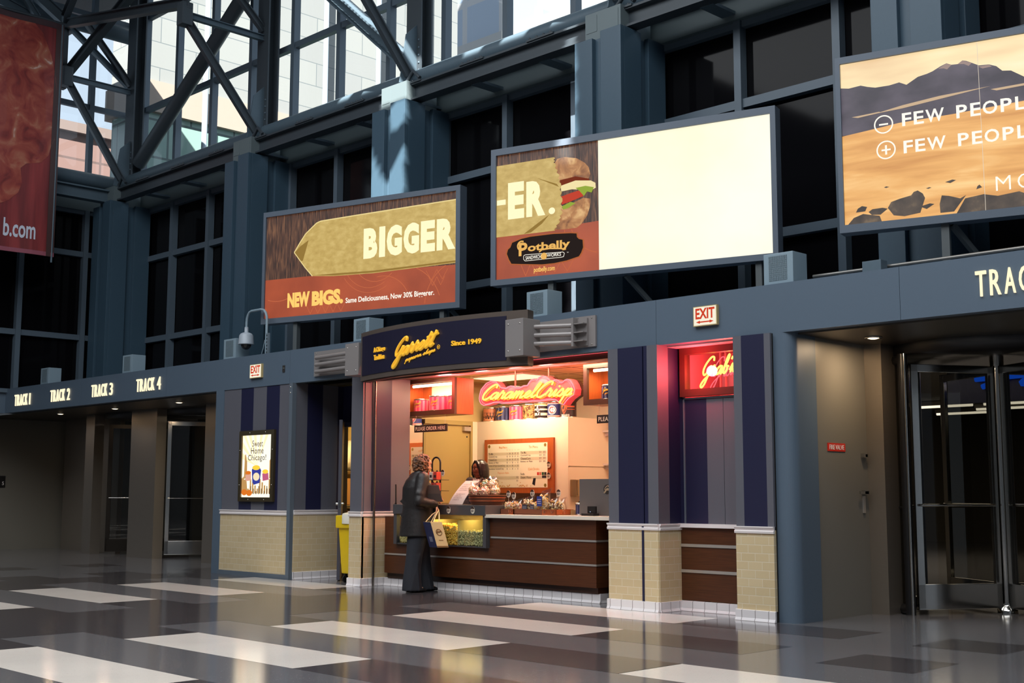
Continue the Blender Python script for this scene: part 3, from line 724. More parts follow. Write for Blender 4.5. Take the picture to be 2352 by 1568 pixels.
# neon window box
t = thing('neon_window', 'brown framed window holding a glowing script neon above the closed niche', 'window sign', (-7.45, 10.4, 2.2))
m = MB(); x0, x1, z0, z1 = -7.92, -7.0, 2.19, 2.70
m.frame(x0, x1, 10.36, 10.45, z0, z1, .07, .07, .075, .07)
m.build('frame', mat('brown_frame', rgb(70, 38, 26), .4), t)
MB().quad((x0+.07, 10.40, z0+.07), (x1-.07, 10.40, z0+.07), (x1-.07, 10.40, z1-.07), (x0+.07, 10.40, z1-.07)).build('glass', CLEAR, t)
m = MB(); m.box(x0, x1, 11.1, 11.13, 2.1, 2.72).box(x0-.03, x0, 10.45, 11.13, 2.1, 2.72).box(x1, x1+.03, 10.45, 11.13, 2.1, 2.72).box(x0, x1, 10.45, 11.13, 2.09, 2.12).box(x0, x1, 10.45, 11.13, 2.70, 2.73)
m.build('box_lining', mat('neon_box_lining', rgb(200, 130, 140), .9, spec=.1), t)
for x in (-7.79, -7.72): MB().box(x-.008, x+.008, 10.9, 10.92, 2.12, 2.7).build('mullion', mat('pink_bar', rgb(220, 170, 170), .4), t)
MB().box(-7.90, -7.72, 11.09, 11.1, 2.14, 2.55).build('pale_panel', mat('pale_panel', rgb(200, 205, 215), .5), t)
NEONY = glow('yellow_neon', (1.0, .70, .10, 1), 3.2)
NEONR = glow('red_neon', (1.0, .10, .12, 1), 2.2)
m = MB()
for s_ in cursive("Grab'n h", .45, 4): m.tube([(-7.77 + .60*a, 10.52, 2.29 + .30*b + .05*a) for a, b in s_], .0095, 7)
m.build('script_tube', NEONY, t)
m = MB()
for s_ in cursive("Grab'n h", .45, 4): m.tube([(-7.70 + .60*a, 10.60, 2.27 + .32*b + .05*a) for a, b in s_], .0055, 6)
m.build('script_outline', NEONR, t)
point('neon_glow', (-7.45, 10.5, 2.45), 26.0, (1, .12, .12), .12)
point('neon_glow', (-7.65, 10.24, 2.46), 30.0, (1, .07, .09), .06)

# blue rounded corner column by the revolving door, fire valve door, steel jamb
m = MB(); prof = [(-6.585, 10.08), (-6.49, 10.08)] + [(-6.49+.11*math.sin(R(a)), 10.19-.11*math.cos(R(a))) for a in range(9, 91, 9)] + [(-6.38, 10.5), (-6.585, 10.5)]
m.prism(prof, lambda a, b, t_: (a, b, t_), 0, 2.717); struct(m.build('trim_6', BLUE))
n = node('door_2', (-6.4, 11, 0))
GM = mat('grey_metal_door', rgb(128, 124, 116), .38, .2)
MB().box(-6.6, -6.40, 10.5, 11.46, 0, 2.70).build('door_leaf', GM, n)
for z, s_ in ((1.575, .02), (1.205, .035)):
    MB().box(-6.40, -6.36, 11.33, 11.41, z-.02, z+.02).box(-6.375, -6.36, 11.24 if s_ > .03 else 11.36, 11.40, z-.015, z+.012).build('door_handle', CHROME, n)
MB().box(-6.40, -6.388, 11.34, 11.38, 1.0, 1.17).build('latch_plate', ALU, n)
t = thing('warning_plate', 'small red plate reading FIRE VALVE on the grey metal door', 'sign', (-6.39, 10.8, 1.6))
MB().box(-6.40, -6.394, 10.70, 11.03, 1.605, 1.685).build('plate', mat('red_plate', rgb(205, 50, 36), .4), t)
m = MB(); put_text(m, 'FIRE VALVE', lambda a, b, k: (-6.393+k, a, b), 10.73, 11.0, 1.622, 1.668, .002, offset=.005); m.build('lettering', mat('white_ink', rgb(240, 235, 230), .5), t)
struct(MB().box(-6.47, -6.21, 11.46, 11.9, 0, 2.70).build('trim_7', STAINLESS))

# ------------------------------------------------------------------ shop interior
struct(MB().box(-13.0, -11.2, 12.2, 13.6, 0, 2.2).build('wall_menu', CREAM)); struct(MB().box(-11.2, -11.19, 12.2, 13.6, 0, 2.2).build('wall_side_panel', PINK))
struct(MB().box(-13.03, -8.6, 13.6, 13.75, 0, 2.75).build('wall_back_shop', CREAM)); struct(MB().box(-8.6, -8.5, 10.9, 13.6, 0, 2.75).build('wall_right_shop', CREAM))
struct(MB().box(-13.2, -12.97, 10.78, 12.2, 0, 2.75).box(-13.2, -13.0, 12.2, 13.6, 0, 2.75).build('wall_left_shop', mat('olive_cream_paint', rgb(196, 172, 116), .5)))
struct(MB().box(-12.97, -12.955, 12.08, 12.2, 0, 2.2).build('trim_12', CREAM))
tag(MB().box(-12.97, -12.955, 10.79, 11.18, .95, 2.2).build('mirror', mat('mirror_silver', rgb(235, 232, 226), .015, 1.0)), 'tall mirror on the shop side wall behind the curly haired customer', 'mirror')
n = node('door_3', (-12.96, 11.6, 0))
MB().box(-12.97, -12.95, 11.2, 12.06, 0, 2.14).build('door_leaf', mat('olive_door', rgb(176, 152, 92), .35), n)
MB().box(-12.969, -12.945, 11.18, 11.22, 0, 2.14).box(-12.969, -12.92, 12.04, 12.079, 0, 2.14).box(-12.969, -12.92, 11.18, 12.079, 2.14, 2.2).build('door_frame', mat('olive_frame', rgb(164, 142, 86), .35), n)
MB().box(-12.95, -12.90, 11.9, 12.03, 2.06, 2.12).build('door_closer', ALU, n)
MB().ball((-12.945, 11.99, 1.98), .012, 8, 6).build('peg', BLACK, n)
CEIL = brick_mat('ceiling_tiles', rgb(222, 190, 130), rgb(226, 194, 134), rgb(120, 92, 50), .61, .61, .02, .8, offset=0, bump=0)
n = node('ceiling_shop', (-11, 12, 2.75))
MB().box(-13.2, -8.5, 10.9, 13.75, 2.75, 2.78).build('tiles', CEIL, n)
MB().box(-12.97, -8.62, 10.3, 10.9, 2.71, 2.75).build('soffit', mat('soffit_paint', rgb(210, 190, 190), .25), n)
MB().box(-12.79, -8.62, 10.24, 10.32, 2.655, 2.735).build('header_beam', DKWOOD, n)
t = thing('ceiling_light', 'square glowing panel in the shop ceiling behind the pink neon script', 'light', (-11.9, 11.75, 2.74))
MB().box(-12.3, -11.3, 11.45, 12.05, 2.735, 2.75).build('frame', mat('white_frame', rgb(235, 225, 205), .4), t)
MB().box(-12.27, -11.33, 11.48, 12.02, 2.728, 2.736).build('diffuser', glow('panel_light', (1, .72, .38, 1), 1.7), t)
area('ceiling_panel_lamp', (-11.8, 11.75, 2.72), (.9, .5), 42, (1, .75, .50), parent=t)
area('added_shop_lamp', (-9.8, 12.3, 2.72), (.8, .6), 32, (1, .74, .48))  # added lamp without a fixture, brightens the rear of the shop
area('assumed_counter_lamp', (-10.2, 10.75, 2.70), (1.7, .12), 30, (1, .78, .52), direction=(0, .25, -1))  # assumed lamp over the counter goods, no fixture built
for x, lab in ((-12.45, 'recessed spotlight over the left display cabinet'), (-11.65, 'recessed spotlight in the pink lit soffit left of the hanging rods'), (-10.5, 'recessed spotlight in the pink lit soffit by the right hanging rod'), (-9.15, 'recessed spotlight over the right display cabinet')):
    d = thing('spotlight', lab, 'light', (x, 10.55, 2.70), 'spotlights in the shop soffit')
    MB().lathe((x, 10.55, 2.70), [(.05, 0), (.075, 0), (.075, .01), (.05, .01), (.05, 0)], 16).build('ring', CHROME, d)
    MB().lathe((x, 10.55, 2.706), [(.0001, 0), (.05, 0)], 16).build('lamp_glass', glow('warm_lamp2', (1, .7, .4, 1), 2.5), d)
    area('spot_lamp', (x, 10.55, 2.695), (.07, .07), 7.0, (1, .62, .34), parent=d)
tag(MB().tube([(-10.3, 10.20, 2.725), (-8.75, 10.20, 2.725)], .010, 8).build('added_red_tube', NEONR), 'added red glowing tube for the lit line over the dark header right of the curved sign', 'added glow')  # added tube; its glow stands in for a red-lit line above the header
# counter
n = thing('shop_counter', 'dark brown wood counter with metal strips and a white tile plinth', 'counter', (-10.8, 10.5, 0))
MB().box(-12.66, -12.40, 10.29, 10.95, .17, .89).box(-12.40, -10.70, 10.29, 10.95, .17, .545).box(-10.70, -9.03, 10.29, 10.95, .17, .90).build('wood_front', WOOD, n)
MB().box(-12.66, -9.05, 10.34, 10.9, .105, .17).build('recess', DKWOOD, n)
MB().box(-10.68, -9.025, 10.282, 10.30, .662, .682).box(-9.03, -9.022, 10.29, 10.95, .662, .682).build('metal_strip', ALU, n)
MB().box(-12.66, -9.025, 10.282, 10.30, .402, .422).box(-9.03, -9.022, 10.29, 10.95, .402, .422).build('metal_strip', ALU, n)
m = MB(); base_x(m, -12.74, -9.03, 10.375); base_y(m, 10.37, 10.9, -9.065); m.box(-12.7, -9.06, 10.37, 10.9, 0, .105); m.build('plinth_tiles', WTILE, n)
MB().box(-10.73, -8.63, 10.23, 10.98, .90, .94).build('worktop', mat('pale_worktop', rgb(226, 214, 196), .25), n, bevel=.004)
MB().box(-9.03, -8.63, 10.50, 10.95, 0, .9).build('wood_end', DKWOOD, n)
# popcorn display case
n = thing('popcorn_case', 'glass fronted popcorn display case built into the counter by the customer', 'display case', (-11.6, 10.5, .545))
DS = mat('dark_steel_panel', rgb(84, 82, 84), .35, .3)
MB().box(-12.42, -10.71, 10.22, 10.9, .925, 1.045).build('hood', DS, n, bevel=.006)
MB().box(-10.765, -10.71, 10.235, 10.9, .545, .925).box(-12.42, -12.36, 10.235, 10.29, .545, .925).box(-12.36, -10.765, 10.25, 10.9, .545, .56).build('frame', DS, n)
MB().box(-12.36, -10.765, 10.86, 10.9, .56, .925).build('back_panel', mat('warm_steel', rgb(190, 170, 120), .3, .7), n)
MB().quad((-12.36, 10.245, .56), (-10.765, 10.245, .56), (-10.765, 10.245, .925), (-12.36, 10.245, .925)).build('front_glass', CLEAR, n)
for x in (-11.85, -11.24): MB().box(x-.006, x+.006, 10.27, 10.86, .56, .86).build('divider', mat('clear_divider', rgb(200, 180, 120), .2), n)
area('assumed_case_lamp', (-11.55, 10.5, .915), (1.5, .2), 9, (1, .74, .30), parent=n)  # assumed warm lamp under the hood, no fixture built
def heap(name, x0, x1, h, mats, lab, seed):
    r_ = random.Random(seed); m = MB()
    m.mi = 0; m.box(x0, x1, 10.275, 10.83, .562, .562+h*.75)
    for k in range(900):
        x = r_.uniform(x0+.01, x1-.01); front = r_.random() < .5
        if front: y, z = 10.272, .565+r_.random()*h*.95
        else: y = r_.uniform(10.28, 10.8); z = .56+h*(.78+.18*math.sin((x-x0)*6+seed)+.12*r_.random())
        s_ = r_.uniform(.009, .015); m.mi = r_.randrange(1, 3)
        m.ball((x, y, z), (s_, s_*r_.uniform(.7, 1.1), s_*r_.uniform(.7, 1.2)), 5, 4)
    o = m.build(name, mats); return tag(o, lab, 'popcorn', kind='stuff')
heap('caramel_popcorn', -11.83, -11.25, .23, [mat('pop1', rgb(190, 140, 40), .6), mat('pop2', rgb(224, 176, 60), .5), mat('pop3', rgb(236, 196, 90), .5)], 'golden popcorn heaped in the case behind the shopping bag', 1)
heap('plain_popcorn', -11.23, -10.78, .17, [mat('pop4', rgb(120, 112, 70), .6), mat('pop5', rgb(190, 180, 120), .5), mat('pop6', rgb(150, 142, 92), .5)], 'pale greenish popcorn heaped in the right end of the case', 2)
heap('cheese_popcorn', -12.34, -11.87, .12, [mat('pop7', rgb(150, 120, 50), .6), mat('pop8', rgb(210, 190, 120), .5), mat('pop9', rgb(190, 160, 90), .5)], 'pale popcorn low in the left end of the case behind the customer', 3)
# ------------------------------------------------------------------ entrances: jambs, revolving doors
struct(MB().box(-23.33, -22.97, 11.35, 11.55, 0, 2.70).build('trim_8', STAINLESS))
struct(MB().box(-21.5, -20.56, 11.35, 11.55, 0, 2.70).build('trim_9', STAINLESS))
struct(MB().box(-18.89, -16.3, 11.35, 12.3, 0, 2.70).build('trim_10', STAINLESS))
struct(MB().box(-26.0, -25.88, 10.3, 12.45, 0, 2.70).box(-25.88, -25.4, 12.3, 12.45, 0, 2.7).build('wall_entrance', mat('olive_grey_wall', rgb(108, 104, 94), .6)))
struct(MB().box(-25.4, -23.0, 11.9, 12.0, 0, 2.7).build('trim_11', STAINLESS))
tag(MB().box(-25.88, -25.86, 10.6, 10.86, 1.28, 1.52).build('wall_plaque', BLACK), 'small black plaque on the dark wall at the far left', 'sign')
m = MB(); put_text(m, '5', lambda a, b, k: (-25.858+k, a, b), 10.79, 10.83, 1.33, 1.40, .001)
tp = m.build('lettering', mat('white_ink', rgb(240, 235, 230), .5), bpy.data.objects['wall_plaque'])
TGLASS = glass_mat('smoked_door_glass', (.42, .42, .40, 1), .07)
def revolving(label, cx, cyy, ang, rad=1.0, frame=CHROME, enc=(-1,), dark=BLACK):
    t = thing('revolving_door', label, 'revolving door', (cx, cyy, 0))
    MB().tube([(cx, cyy, .04), (cx, cyy, 2.52)], .05, 16).build('centre_shaft', CHROME, t)
    MB().lathe((cx, cyy, 0), [(.10, 0), (.10, .04), (.06, .07), (.06, .10)], 20).build('floor_pivot', CHROME, t)
    MB().lathe((cx, cyy, 2.50), [(.07, 0), (.07, .12)], 20).build('top_bearing', CHROME, t)
    MB().lathe((cx, cyy, 2.60), [(.001, 0), (rad+.08, 0), (rad+.08, .10)], 40).build('drum_canopy', dark, t)
    for k in range(4):
        a = R(ang+90*k); d = Vector((math.cos(a), math.sin(a), 0)); p = Vector((-d.y, d.x, 0)); c = Vector((cx, cyy, 0))
        def bx(r0, r1, z0, z1, th): return (c+d*r0-p*th/2+Vector((0, 0, z0)), d*(r1-r0), p*th, (0, 0, z1-z0))
        f = MB(); f.obox(*bx(.06, .13, .06, 2.5, .045)); f.obox(*bx(rad-.09, rad-.01, .06, 2.5, .045)); f.obox(*bx(.06, rad-.01, 2.42, 2.5, .045)); f.obox(*bx(.06, rad-.01, .05, .30, .045))
        w_ = f.build('wing', frame, t, bevel=.006)
        g = MB(); q = [c+d*.13+Vector((0, 0, .3)), c+d*(rad-.09)+Vector((0, 0, .3)), c+d*(rad-.09)+Vector((0, 0, 2.42)), c+d*.13+Vector((0, 0, 2.42))]
        g.quad(*q).build('glass', TGLASS, w_)
        e = MB(); e.tube([c+d*.12+p*.05+Vector((0, 0, 1.08)), c+d*(rad-.05)+p*.05+Vector((0, 0, 1.08))], .012, 8); e.build('push_bar', CHROME, w_)
    return t
def drum_side(t, cx, cyy, rad, a0, a1, label=None):
    m = MB(); n_ = 14; pts = [(cx+rad*math.cos(R(a0+(a1-a0)*k/n_)), cyy+rad*math.sin(R(a0+(a1-a0)*k/n_))) for k in range(n_+1)]
    m.add([(x, y, .1) for x, y in pts]+[(x, y, 2.6) for x, y in pts], [(k, k+1, k+n_+2, k+n_+1) for k in range(n_)], True); m.build('curved_glass', TGLASS, t)
    m = MB()
    for z0, z1 in ((0, .1), (2.5, 2.6), (1.04, 1.07)): m.tube([(x, y, (z0+z1)/2) for x, y in pts], (z1-z0)/2, 8)
    m.build('rail', BLACK, t)
    for k in (0, -1):
        x, y = pts[k]; MB().tube([(x, y, 0), (x, y, 2.6)], .05, 12).build('post', BLACK, t)
    x, y = pts[0]; MB().tube([(x+.045, y-.045, 0), (x+.045, y-.045, 2.6)], .014, 10).build('edge_trim', CHROME, t)
t = revolving('glass revolving door with a chrome shaft at the right edge', -5.50, 12.55, -121, 1.02)
drum_side(t, -5.5, 12.55, 1.08, -122, -195); drum_side(t, -5.5, 12.55, 1.08, -32, 15)
t = revolving('revolving door with a bright chrome wing beside the poster wall', -20.41, 12.58, -118, .96)
t = revolving('dark revolving door between the two left steel piers', -22.3, 12.2, -121, .80, frame=mat('bronze_frame', rgb(60, 54, 48), .3, .8))
# beyond the doors: lights and blue neon of the track hall
for k, (x, y) in enumerate(((-12.0, 24.6), (-11.2, 26.0), (-10.4, 24.6), (-12.6, 27.0), (-25.2, 16.6), (-26.4, 18.0), (-24, 15.4))):
    d = thing('tube_light', ['long tube light in the track hall ceiling seen through the right revolving door', 'long tube light in the track hall seen beyond the left doors'][k > 3], 'light', (x, y, 3.05), ['hall tube lights right', 'hall tube lights left'][k > 3])
    MB().box(x-.7, x+.7, y-.05, y+.05, 3.02, 3.1).build('housing', ALU, d)
    MB().tube([(x-.68, y, 3.0), (x+.68, y, 3.0)], .03, 8).build('tube', glow('hall_tube', (1, .9, .72, 1), 3.0), d)
area('added_hall_lamp', (-9, 20, 2.9), (6, 8), 520, (1, .86, .66))  # added area lamps, brighten the hall beyond what its tubes give
area('added_hall_lamp', (-23, 17, 2.9), (5, 4), 70, (1, .86, .66))
t = thing('neon_sign', 'blue script shop sign glowing beyond the right revolving door', 'sign', (-6.0, 17.5, 2.4))
m = MB()
for s_ in cursive('Au ', .45, 4): m.tube([(-7.95+1.5*a, 17.4, 2.72+.32*b) for a, b in s_], .040, 8)
m.build('script_tube', glow('blue_neon', (.01, .12, 1, 1), 1.6), t)
MB().box(-8.4, -6.2, 17.45, 17.5, 2.5, 3.1).build('backing', mat('navy_backing', rgb(20, 24, 60), .5), t)
# ------------------------------------------------------------------ writing on the fascia
TRK = glow('lit_letters', (1, .86, .58, 1), 1.15)
SIDE = mat('letter_side', rgb(200, 150, 60), .4)
def track_sign(body, x0, x1, z0, z1, label):
    t = thing('track_sign', label, 'sign', ((x0+x1)/2, 10.08, z0), 'lit track signs on the fascia')
    word, num = body.split(' '); w_ = (x1-x0)
    cells = len(word)+1.35; cw = w_/cells
    for i, ch in enumerate(word):
        m = MB(); put_text(m, ch, lambda a, b, k: (a, 10.079-k, b), x0+cw*i, x0+cw*(i+.74), z0, z1, .02, offset=.004); m.build('letter', TRK, t)
    if num: 
        m = MB(); put_text(m, num, lambda a, b, k: (a, 10.079-k, b), x0+cw*(cells-.82), x1 - (.07 if num == '1' else 0), z0, z1, .02, offset=.004); m.build('letter', TRK, t)
track_sign('TRACK 1', -23.735, -22.98, 2.835, 3.05, 'lit letters TRACK 1 on the blue-grey fascia')
track_sign('TRACK 2', -22.175, -21.40, 2.835, 3.05, 'lit letters TRACK 2 on the blue-grey fascia')
track_sign('TRACK 3', -20.555, -19.79, 2.837, 3.05, 'lit letters TRACK 3 on the blue-grey fascia')
track_sign('TRACK 4', -18.955, -18.17, 2.84, 3.05, 'lit letters TRACK 4 on the blue-grey fascia')
track_sign('TRACK 5', -4.56, -3.78, 2.843, 3.06, 'lit letters TRAC cut by the frame on the fascia over the chrome revolving door')
def exit_sign(x0, x1, z0, z1, label):
    t = thing('exit_sign', label, 'sign', ((x0+x1)/2, 10.06, z0), 'EXIT signs on the fascia')
    MB().box(x0-.01, x1+.01, 10.045, 10.08, z0-.008, z1+.008).build('case', mat('exit_case', rgb(190, 170, 120), .4), t)
    lf = MB().box(x0, x1, 10.042, 10.046, z0, z1).build('lit_face', glow('exit_white', (1, .93, .74, 1), .95), t)
    RED = glow('exit_red', (.62, .05, .02, 1), 1.0); w_ = x1-x0; h = z1-z0
    m = MB(); put_text(m, 'EXIT', lambda a, b, k: (a, 10.041-k, b), x0+.08*w_, x1-.05*w_, z0+.34*h, z1-.07*h, .001, offset=.03); m.build('lettering', RED, lf)
    m = MB(); zc = z0+.17*h; fn = lambda a, b, k: (x0+w_*a, 10.041-k, zc+h*b)
    m.prism([(.1, 0), (.28, .085), (.28, .035), (.72, .035), (.72, .085), (.9, 0), (.72, -.085), (.72, -.035), (.28, -.035), (.28, -.085)], fn, 0, .001); m.build('arrow', RED, lf)
exit_sign(-15.53, -15.25, 2.855, 3.04, 'small lit EXIT sign on the fascia left of the dark blue curved shop sign')
exit_sign(-7.485, -7.215, 2.868, 3.052, 'small lit EXIT sign on the fascia above the neon window')
t = thing('key_switch', 'small dark key switch plate on the fascia near the left EXIT sign', 'switch', (-14.72, 10.07, 2.89))
MB().box(-14.745, -14.69, 10.07, 10.082, 2.89, 2.985).build('plate', mat('switch_plate', rgb(74, 72, 70), .4, .5), t)
MB().tube([(-14.717, 10.07, 2.94), (-14.717, 10.062, 2.94)], .012, 10).build('key_slot', CHROME, t)

# speakers and fittings standing on top of the fascia
SPK = mat('speaker_grey_blue', rgb(128, 148, 160), .5)
sp = None
for x, lab in ((-22.65, 'grey speaker box on the fascia over TRACK 2'), (-19.46, 'grey speaker box on the fascia left of TRACK 4'), (-16.27, 'grey speaker box on the fascia under the dome camera'),
               (-13.05, 'grey speaker box on the fascia behind the left end of the curved shop sign'), (-9.79, 'grey speaker box on the fascia above the right bracket of the curved sign'), (-6.55, 'grey speaker box on the fascia under the right end of the half blank billboard')):
    if sp is None:
        sp = thing('speaker', lab, 'speaker', (x, 10.27, 3.192), 'speaker boxes on the fascia')
        cb_ = MB().box(x-.165, x+.165, 10.15, 10.40, 3.192, 3.505).build('cabinet', SPK, sp, bevel=.008)
        m = MB()
        for i in range(11):
            for j in range(13): m.box(x-.105+.019*i, x-.092+.019*i, 10.146, 10.151, 3.235+.019*j, 3.248+.019*j)
        m.build('grille', mat('grille_dark', rgb(98, 114, 122), .6), cb_)
    else: dup(sp, (x+22.65, 0, 0), lab)
t = thing('dome_camera', 'grey dome camera hanging from a curved pipe left of the BIGGER billboard', 'camera', (-15.2, 10.3, 3.19))
px_, py_ = -15.39, 10.22
m = MB(); pts = [(px_, py_, 3.19), (px_, py_, 3.72)] + [(px_-.16+.16*math.cos(a), py_, 3.72+.17*math.sin(a)) for a in (.3, .7, 1.1, 1.57)]
pts += [(px_-.42-.12*math.sin(a), py_, 3.73+.16*math.cos(a)) for a in (0, .4, .8, 1.2, 1.57)] + [(px_-.54, py_, 3.62)]
m.tube([Vector((a, b, c)) for a, b, c in pts], .02, 10); m.build('bent_pipe', SPK, t)
cx = px_-.54
MB().lathe((cx, py_, 0), [(.03, 3.66), (.03, 3.58), (.05, 3.575), (.085, 3.56), (.105, 3.53), (.115, 3.42), (.12, 3.405), (.12, 3.395), (.09, 3.395)][::-1], 24).build('housing', mat('camera_grey', rgb(158, 168, 178), .4), t)
MB().lathe((cx, py_, 3.395), [(.078*math.cos(a), -.078*math.sin(a)) for a in [R(k) for k in range(0, 91, 15)]][::-1], 24).build('dome', mat('dome_smoke', (.02, .018, .018, 1), .05), t)
m = MB(); m.box(px_+.02, px_+.06, py_-.02, py_+.02, 3.19, 3.52); m.build('perforated_strut', mat('strut_grey', rgb(110, 125, 136), .5), t)
m = MB()
for k in range(6): m.box(px_+.032, px_+.048, py_-.024, py_-.02, 3.22+.05*k, 3.245+.05*k)
m.build('strut_holes', BLACK, t)
MB().tube([(px_-.01, py_-.02, 3.42), (px_-.03, py_-.03, 3.3), (px_-.10, py_-.02, 3.2)], .006, 6).build('cable', SPK, t)
t = thing('conduit', 'thin metal conduit running above the fascia right of the last speaker', 'conduit', (-5.6, 10.35, 3.2))
MB().tube([(-6.35, 10.45, 3.285), (-4.0, 10.45, 3.285)], .016, 8).build('pipe', mat('conduit_grey', rgb(140, 138, 134), .35, .6), t)
t2 = thing('junction_box', 'small blue-grey box on the conduit behind the fascia, right of the speakers', 'box', (-5.65, 10.4, 3.2))
MB().box(-5.74, -5.55, 10.30, 10.42, 3.20, 3.33).build('box', STEEL, t2, bevel=.004)
m = MB(); m.box(-5.95, -5.74, 10.30, 10.34, 3.195, 3.215).box(-5.95, -5.74, 10.36, 10.4, 3.225, 3.24); m.build('bracket', STEEL, t2)
m = MB()
for x in (-23.4, -20.9, -18.0): m.box(x-.16, x+.16, 10.10, 10.2, 3.192, 3.225)
# ------------------------------------------------------------------ billboards
BOARD = mat('billboard_frame', rgb(88, 99, 112), .45)
CA, SA = math.cos(R(15)), math.sin(R(15))
def film(name, c, s=1.0): return glow(name, c, s)
class Board:
    """A light box turned 15 degrees to the wall; b.fn maps (across, up) onto its face."""
    def __init__(b, name, label, origin, w_, h, inner, depth=.17):
        b.t = thing(name, label, 'billboard', origin, 'lit billboards above the fascia', R(15)); b.t.location = origin
        x0, x1, z0, z1 = inner; m = MB()
        m.box(0, w_, 0, depth, 0, z0).box(0, w_, 0, depth, z1, h).box(0, x0, 0, depth, z0, z1).box(x1, w_, 0, depth, z0, z1).box(x0, x1, depth-.02, depth, z0, z1)
        m.build('frame', BOARD, b.t, local=True); b.n = 0
    def part(b, name, m_, polys=(), layer=1, mb=None):
        """Flat printed film lying on the face, one sheet above the other."""
        y = .03 - .0012*layer; k = mb or MB()
        for p in polys: k.add([(a, y, c) for a, c in p], [tuple(range(len(p)))])
        return k.build(name, m_, b.t, local=True)
    def text(b, name, m_, items, layer=4):
        m = MB(); y = .03 - .0012*layer
        for body, x0, x1, z0, z1, k in items: put_text(m, body, lambda a, c, t: (a, y, c), x0, x1, z0, z1, **k)
        return m.build(name, m_, b.t, local=True)
    def posts(b, xs_, drop, braces=()):
        for x in xs_: MB().box(x-.035, x+.035, .05, .13, -drop, 0).build('support_post', mat('post_grey', rgb(80, 86, 88), .5), b.t, local=True)
        for x, y1 in braces: MB().bar((x, .12, 0), (x+.35, .6, -drop), .05, .05).build('support_brace', mat('post_grey', rgb(80, 86, 88), .5), b.t, local=True)
BARK = ramp_mat('film_dark_wood', [(.28, rgb(30, 18, 14)), (.5, rgb(74, 46, 34)), (.72, rgb(134, 92, 62))], scale=(14, 1, 1.2), nscale=3.2, emit=1.0, distort=.6)
PAPER = ramp_mat('film_brown_paper', [(.3, rgb(184, 153, 78)), (.5, rgb(196, 166, 90)), (.7, rgb(208, 180, 106))], scale=(1, 1, 1.6), nscale=9, emit=1.0, distort=.3)
RUST = ramp_mat('film_rust', [(.3, rgb(150, 62, 32)), (.7, rgb(184, 82, 44))], nscale=1.4, emit=.95)
RUSTL = film('film_rust_line', rgb(196, 106, 72)); CREAML = film('film_cream', rgb(255, 243, 196), 1.1); GOLDL = film('film_gold', rgb(255, 206, 112), 1.05)
WHITEF = film('film_white', rgb(255, 250, 235), 1.1); INK = film('film_black', rgb(40, 32, 30), 1.0); EDGEF = film('film_fold', rgb(238, 216, 150), 1.0); SHAD = film('film_brown_fold', rgb(150, 120, 60), 1.0)
CLIP = (-9, 99, -9, 99)
def lines(m, pts, wd, y):
    for a, b in zip(pts, pts[1:]):
        if not all(CLIP[0] < p[0] < CLIP[1] and CLIP[2] < p[1] < CLIP[3] for p in (a, b)): continue
        a, b = Vector((a[0], 0, a[1])), Vector((b[0], 0, b[1])); d = (b-a).normalized(); n = Vector((-d.z, 0, d.x))*wd/2
        m.add([Vector((p.x, y, p.z)) for p in (a-n, b-n, b+n, a+n)], [(0, 1, 2, 3)])
    return m
def arc(cx, cz, r, a0, a1, n=14): return [(cx+r*math.cos(R(a0+(a1-a0)*k/n)), cz+r*math.sin(R(a0+(a1-a0)*k/n))) for k in range(n+1)]
def chevrons(m, x, z, w_, h, y, n=5):
    for k in range(n):
        a = x+w_*k/n; lines(m, [(a, z+h), (a+w_/n*.5, z), (a+w_/n, z+h)], .008, y)
# --- the paper bag board
b1 = Board('billboard', 'lit billboard of a brown paper bag reading BIGGER', (-15.659, 10.29, 3.681), 3.52, 1.70, (.05, 3.45, .08, 1.625))
I = (.05, 3.45, .08, 1.625)
b1.part('wood_print', BARK, [[(I[0], .60), (I[1], .55), (I[1], I[3]), (I[0], I[3])]], 1)
b1.part('rust_print', RUST, [[(I[0], I[2]), (I[1], I[2]), (I[1], .60), (.98, .66), (I[0], .666)]], 2)
CLIP = (.06, 3.44, .09, .62); m = MB(); y = .03-.0012*2.5
lines(m, arc(.3, .95, .62, 200, 290), .01, y); lines(m, arc(.4, .30, .34, 180, 330), .01, y); lines(m, arc(2.1, .9, .42, 195, 330), .01, y); lines(m, arc(2.0, .9, .50, 200, 300), .008, y); lines(m, arc(2.0, .9, .57, 215, 300), .008, y)
lines(m, arc(3.55, .05, .62, 100, 175), .01, y); lines(m, arc(2.5, -.05, .72, 20, 85), .01, y); chevrons(m, .85, .1, .7, .12, y); chevrons(m, 2.95, .42, .36, .14, y, 2); chevrons(m, 3.0, .34, .26, .12, y, 2); lines(m, arc(2.2, .05, .5, 30, 100), .01, y)
b1.part('line_pattern', RUSTL, mb=m)
CLIP = (-9, 99, -9, 99)
bag = [(.593, 1.04), (.69, 1.17), (.80, 1.30), (1.0, 1.44), (1.08, 1.462), (1.8, 1.478), (3.45, 1.508), (3.45, .625), (2.05, .602), (1.34, .622), (.944, .656), (.80, .80)]
b1.part('bag_print', PAPER, [bag], 3)
m = MB(); y = .03-.0012*3.4; lines(m, [(.593, 1.04), (.69, 1.17), (.80, 1.30), (1.0, 1.44), (1.08, 1.462), (1.8, 1.478), (3.45, 1.508)], .016, y); lines(m, [(.593, 1.04), (.80, .80), (.944, .656)], .014, y); b1.part('bag_edge', EDGEF, mb=m)
b1.part('bag_fold', SHAD, [[(.60, 1.04), (.70, 1.12), (.86, 1.2), (.80, 1.02), (.76, .90), (.72, .90)], [(.96, .665), (1.34, .632), (2.05, .612), (3.45, .636), (3.45, .66), (2.05, .64), (1.34, .66)]], 3.3)
BOLD = dict(offset=.062)
